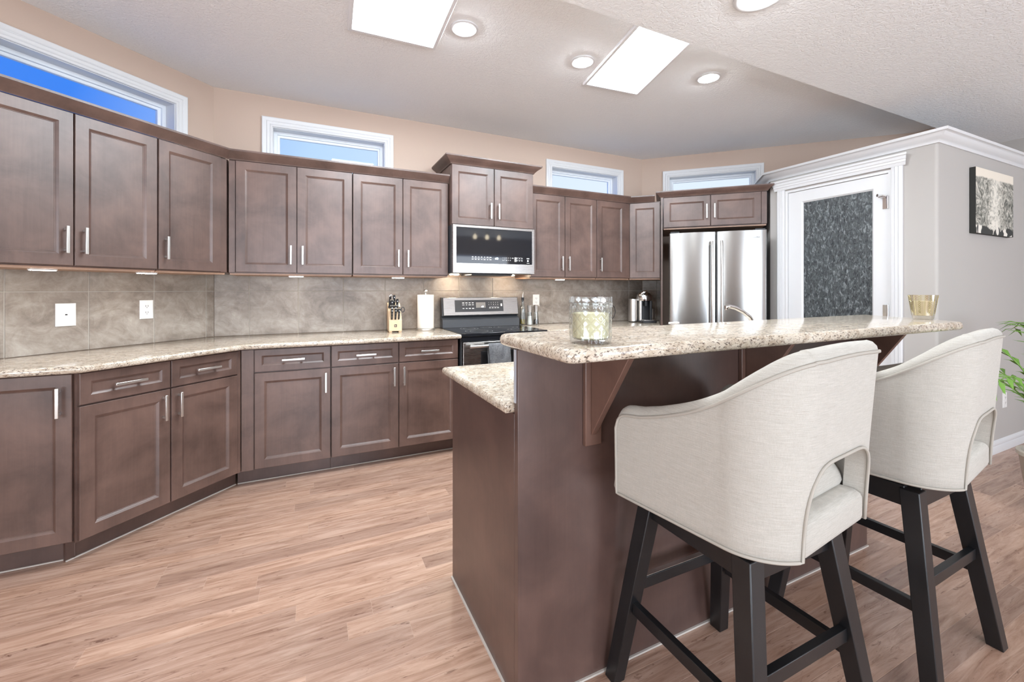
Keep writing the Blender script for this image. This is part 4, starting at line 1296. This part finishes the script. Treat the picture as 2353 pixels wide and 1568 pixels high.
# capsule coffee machine
cm = thing('coffee_machine', 'black and chrome capsule coffee machine in the corner by the fridge', 'coffee machine', (3.190, 3.465, 0.9145), math.radians(-24))
obj('base', MB().prism(roundpoly([(-0.075, -0.15), (0.085, -0.15), (0.085, 0.10), (-0.075, 0.10)], 0.03), 0, 0.022), M['black'], cm, bevel=0.003)
obj('column', MB().prism(roundpoly([(-0.060, -0.005), (0.060, -0.005), (0.060, 0.095), (-0.060, 0.095)], 0.03), 0.022, 0.225), M['black'], cm, bevel=0.003)
obj('side_rail', MB().prism(roundpoly([(-0.066, -0.055), (-0.040, -0.055), (-0.040, 0.03), (-0.066, 0.03)], 0.008), 0.022, 0.225), M['nickel'], cm)
obj('side_rail', MB().prism(roundpoly([(0.040, -0.055), (0.066, -0.055), (0.066, 0.03), (0.040, 0.03)], 0.008), 0.022, 0.225), M['black'], cm)
obj('head', MB().lathe([(0.078, 0.226), (0.080, 0.235), (0.080, 0.258), (0.074, 0.285), (0.055, 0.308), (0.025, 0.320), (0.004, 0.322)], (0, 0.01), 36), M['chrome'], cm, 50)
obj('lever', MB().tube([(-0.060, -0.03, 0.285), (-0.030, -0.065, 0.312), (0.010, -0.05, 0.326)], [0.016, 0.016, 0.012], 12), M['chrome'], cm, 60)
obj('water_tank', MB().prism(roundpoly([(-0.150, -0.01), (-0.070, -0.01), (-0.070, 0.10), (-0.150, 0.10)], 0.03), 0.006, 0.245), M['nickel'], cm, bevel=0.003)
obj('spout', MB().box(-0.014, 0.014, -0.055, -0.006, 0.17, 0.225), M['black'], cm, bevel=0.003)
obj('cup_rest', MB().box(-0.05, 0.06, -0.145, -0.02, 0.0225, 0.030), M['steel'], cm, bevel=0.002)
obj('capsule_bin', MB().lathe([(0.030, 0.030), (0.030, 0.14)], (0.095, 0.05), 20), M['nickel'], cm)


# outlets and plates
def plate(name, label, loc, rotz, w, h, kind):
    t = thing(name, label, 'outlet', loc, rotz, 'wall plates')
    obj('cover', MB().panel(-w / 2, w / 2, -h / 2, h / 2, [(0, 0), (0, -0.004), (0.003, -0.006)]), M['plate'], t, 25)
    if kind == 'duplex':
        for q in (-1, 1):
            obj('socket', MB().box(-0.017, 0.017, -0.0078, -0.0058, q * 0.020 - 0.014, q * 0.020 + 0.014), M['plate'], t, bevel=0.001)
            obj('slot', MB().box(-0.0075, -0.0050, -0.0082, -0.0077, q * 0.020 - 0.003, q * 0.020 + 0.008).box(0.0050, 0.0075, -0.0082, -0.0077, q * 0.020 - 0.003, q * 0.020 + 0.008).box(-0.002, 0.002, -0.0082, -0.0077, q * 0.020 - 0.010, q * 0.020 - 0.006), M['slot'], t)
    if kind == 'jack':
        obj('jack', MB().box(-0.009, 0.009, -0.0078, -0.0058, -0.009, 0.009), M['plate'], t, bevel=0.001)
        obj('slot', MB().box(-0.005, 0.005, -0.0082, -0.0077, -0.003, 0.004), M['slot'], t)
    return t


plate('phone_jack', 'white phone jack plate on the left tiled wall', atA(0.822, 0.0105, 1.119), RA, 0.085, 0.125, 'jack')
plate('wall_outlet', 'white double outlet on the left tiled wall, nearer the corner', atA(0.436, 0.0105, 1.131), RA, 0.074, 0.118, 'duplex')
plate('wall_outlet', 'white double outlet on the tiles behind the pepper grinder', (2.03, YB - 0.0105, 1.150), 0, 0.074, 0.118, 'duplex')
plate('wall_outlet', 'white outlet with plugs in it, behind the candle jar', (2.825, YB - 0.0105, 1.135), 0, 0.074, 0.118, 'duplex')
plate('wall_outlet', 'white outlet low on the pantry side wall below the canvas', (4.93, YP - 0.0005, 0.388), 0, 0.074, 0.118, 'duplex')

ch = thing('phone_charger', 'white plug-in charger with a thin cord, on the outlet behind the candle', 'charger', (2.86, YB - 0.022, 1.10))
obj('adaptor', MB().box(-0.005, 0.075, -0.055, 0.0, -0.035, 0.020), M['plate'], ch, bevel=0.006)
obj('plug', MB().box(-0.045, 0.0, -0.03, 0.0, 0.035, 0.060), M['black'], ch, bevel=0.004)
obj('cord', MB().tube([(0.075, -0.03, 0.0), (0.115, -0.03, -0.030), (0.130, -0.03, -0.085), (0.100, -0.04, -0.140), (0.045, -0.05, -0.176), (-0.03, -0.06, -0.1815), (-0.07, -0.06, -0.1815)], 0.0035, 8), M['black'], ch, 60)

# canvas print on the pantry side wall
cv = thing('canvas_print', 'black and white ink print on a deep dark canvas, hung on the pantry side wall', 'picture', (4.646, YP - 0.001, 1.905))
obj('stretcher_frame', MB().box(-0.334, 0.334, -0.032, 0.0, -0.238, 0.238), M['canvas_edge'], cv, bevel=0.002)
obj('print_face', MB().box(-0.333, 0.333, -0.0345, -0.0325, -0.237, 0.237), M['art'], cv)

# ------------------------------------------------------------------ ceiling lights
def troffer(label, quad, z=HC):
    t = thing('ceiling_panel_light', label, 'ceiling light', (0, 0, 0), 0, 'ceiling panel lights')
    c = [sum(q[i] for q in quad) / 4 for i in (0, 1)]
    def ins(d):
        out = []
        for k in range(4):
            p = Vector(quad[k]); a = (p - Vector(quad[k - 1])).normalized(); b = (Vector(quad[(k + 1) % 4]) - p).normalized()
            na = Vector((-a.y, a.x)); nb_ = Vector((-b.y, b.x)); q = na + nb_; q = q / q.dot(na); out.append(p + q * d)
        return out
    prof = [(0, z - 0.0005), (0, z - 0.012), (0.004, z - 0.016), (0.022, z - 0.016), (0.026, z - 0.010), (0.026, z - 0.0005)]
    rings = [[(p.x, p.y, h) for p in ins(d)] for d, h in prof]; rings.append(rings[0])
    obj('frame', MB().loops(rings, True, False, False), M['lampframe'], t)
    obj('diffuser', MB().prism([(p.x, p.y) for p in ins(0.0265)], z - 0.009, z - 0.002), M['lamp'], t)
    return t


troffer('large lit ceiling panel light at the top of the photo, left of centre', [(0.150, 1.66), (0.660, 1.66), (0.690, 2.560), (0.185, 2.572)])
troffer('lit ceiling panel light partly hidden by the lower ceiling edge', [(1.600, 1.66), (2.014, 1.66), (2.240, 2.502), (1.763, 2.540)])


def downlight(x, y, z, r, label):
    t = thing('recessed_downlight', label, 'ceiling light', (x, y, z), 0, 'recessed downlights')
    obj('trim_ring', MB().lathe([(r, -0.0005), (r, -0.006), (r * 0.90, -0.010), (r * 0.72, -0.008), (r * 0.70, -0.0005)], n=40, cap0=False, cap1=False), M['white'], t)
    obj('lens', MB().lathe([(r * 0.69, -0.001), (r * 0.66, -0.010), (r * 0.50, -0.018), (r * 0.2, -0.021)], n=32), M['lens'], t)
    return t


downlight(0.785, 2.295, HC, 0.078, 'round lit downlight right beside the large panel light')
downlight(1.595, 2.300, HC, 0.078, 'round lit downlight left of the smaller panel light')
downlight(2.512, 2.097, HC, 0.080, 'round lit downlight nearest the pantry, right of the smaller panel light')
downlight(1.850, 1.265, HL, 0.112, 'larger round lit downlight at the top edge, on the lower ceiling')

# three-bulb ceiling fixture of the dining side, seen mirrored in the microwave door
tf = thing('track_light', 'three-bulb ceiling spotlight bar mirrored in the microwave door', 'ceiling light', (3.70, -2.55, HL))
obj('bar', MB().box(-0.35, 0.35, -0.02, 0.02, -0.06, -0.04).lathe([(0.06, -0.0405), (0.06, -0.0005)], n=24), M['nickel'], tf)
for x in (-0.3, 0, 0.3):
    obj('bulb', MB().lathe([(0.008, -0.175), (0.032, -0.165), (0.045, -0.130), (0.034, -0.095), (0.014, -0.062)], (x, 0), 20), M['bulb'], tf)

# ------------------------------------------------------------------ potted palm just outside the right edge
pp = thing('potted_palm', 'green potted palm at the right edge, only its leaf tips in view', 'plant', (3.78, 0.82, 0))
obj('pot', MB().lathe([(0.12, 0), (0.13, 0.01), (0.165, 0.30), (0.175, 0.31), (0.175, 0.33), (0.155, 0.33), (0.15, 0.28)], n=32), M['pot'], pp)
obj('soil', MB().lathe([(0.1495, 0.27), (0.1495, 0.285)], n=32), M['soil'], pp)
st = MB(); lf = MB()
R2 = random.Random(5)
for i in range(15):
    a_ = (2 * PI * i / 15 + R2.uniform(-0.15, 0.15)); reach = R2.uniform(0.34, 0.52); hgt = R2.uniform(0.60, 0.95)
    if i in (5, 6): a_ = 2.35 + (i - 5) * 0.42; reach = 0.50; hgt = 0.62
    pts = []
    for j in range(13):
        u = j / 12; rr_ = reach * u ** 1.3
        pts.append(Vector((rr_ * math.cos(a_), rr_ * math.sin(a_), 0.28 + hgt * (1 - (1 - u) ** 1.7) - 0.20 * u ** 3)))
    st.tube(pts, [0.006 - 0.004 * j / 12 for j in range(13)], 6)
    for j in range(4, 13):
        p = pts[j]; d_ = (pts[min(j + 1, 12)] - pts[j - 1]).normalized(); sd_ = d_.cross(Vector((0, 0, 1))).normalized()
        for sg in (-1, 1):
            ln = 0.16 * (1 - 0.5 * abs(j - 8) / 5); tip = p + (sd_ * sg * 0.75 + d_ * 0.75 + Vector((0, 0, -0.30))).normalized() * ln
            midp = (p + tip) / 2 + Vector((0, 0, 0.015)); wv = (tip - p).normalized().cross(Vector((0, 0, 1))).normalized() * 0.011
            k0 = lf.add([p, midp + wv, tip, midp - wv, midp + Vector((0, 0, 0.004))])
            lf.face((k0[0], k0[1], k0[4])); lf.face((k0[1], k0[2], k0[4])); lf.face((k0[2], k0[3], k0[4])); lf.face((k0[3], k0[0], k0[4]))
obj('stems', st, M['leaf'], pp, 60)
o = obj('leaves', lf, M['leaf'], pp, 60)
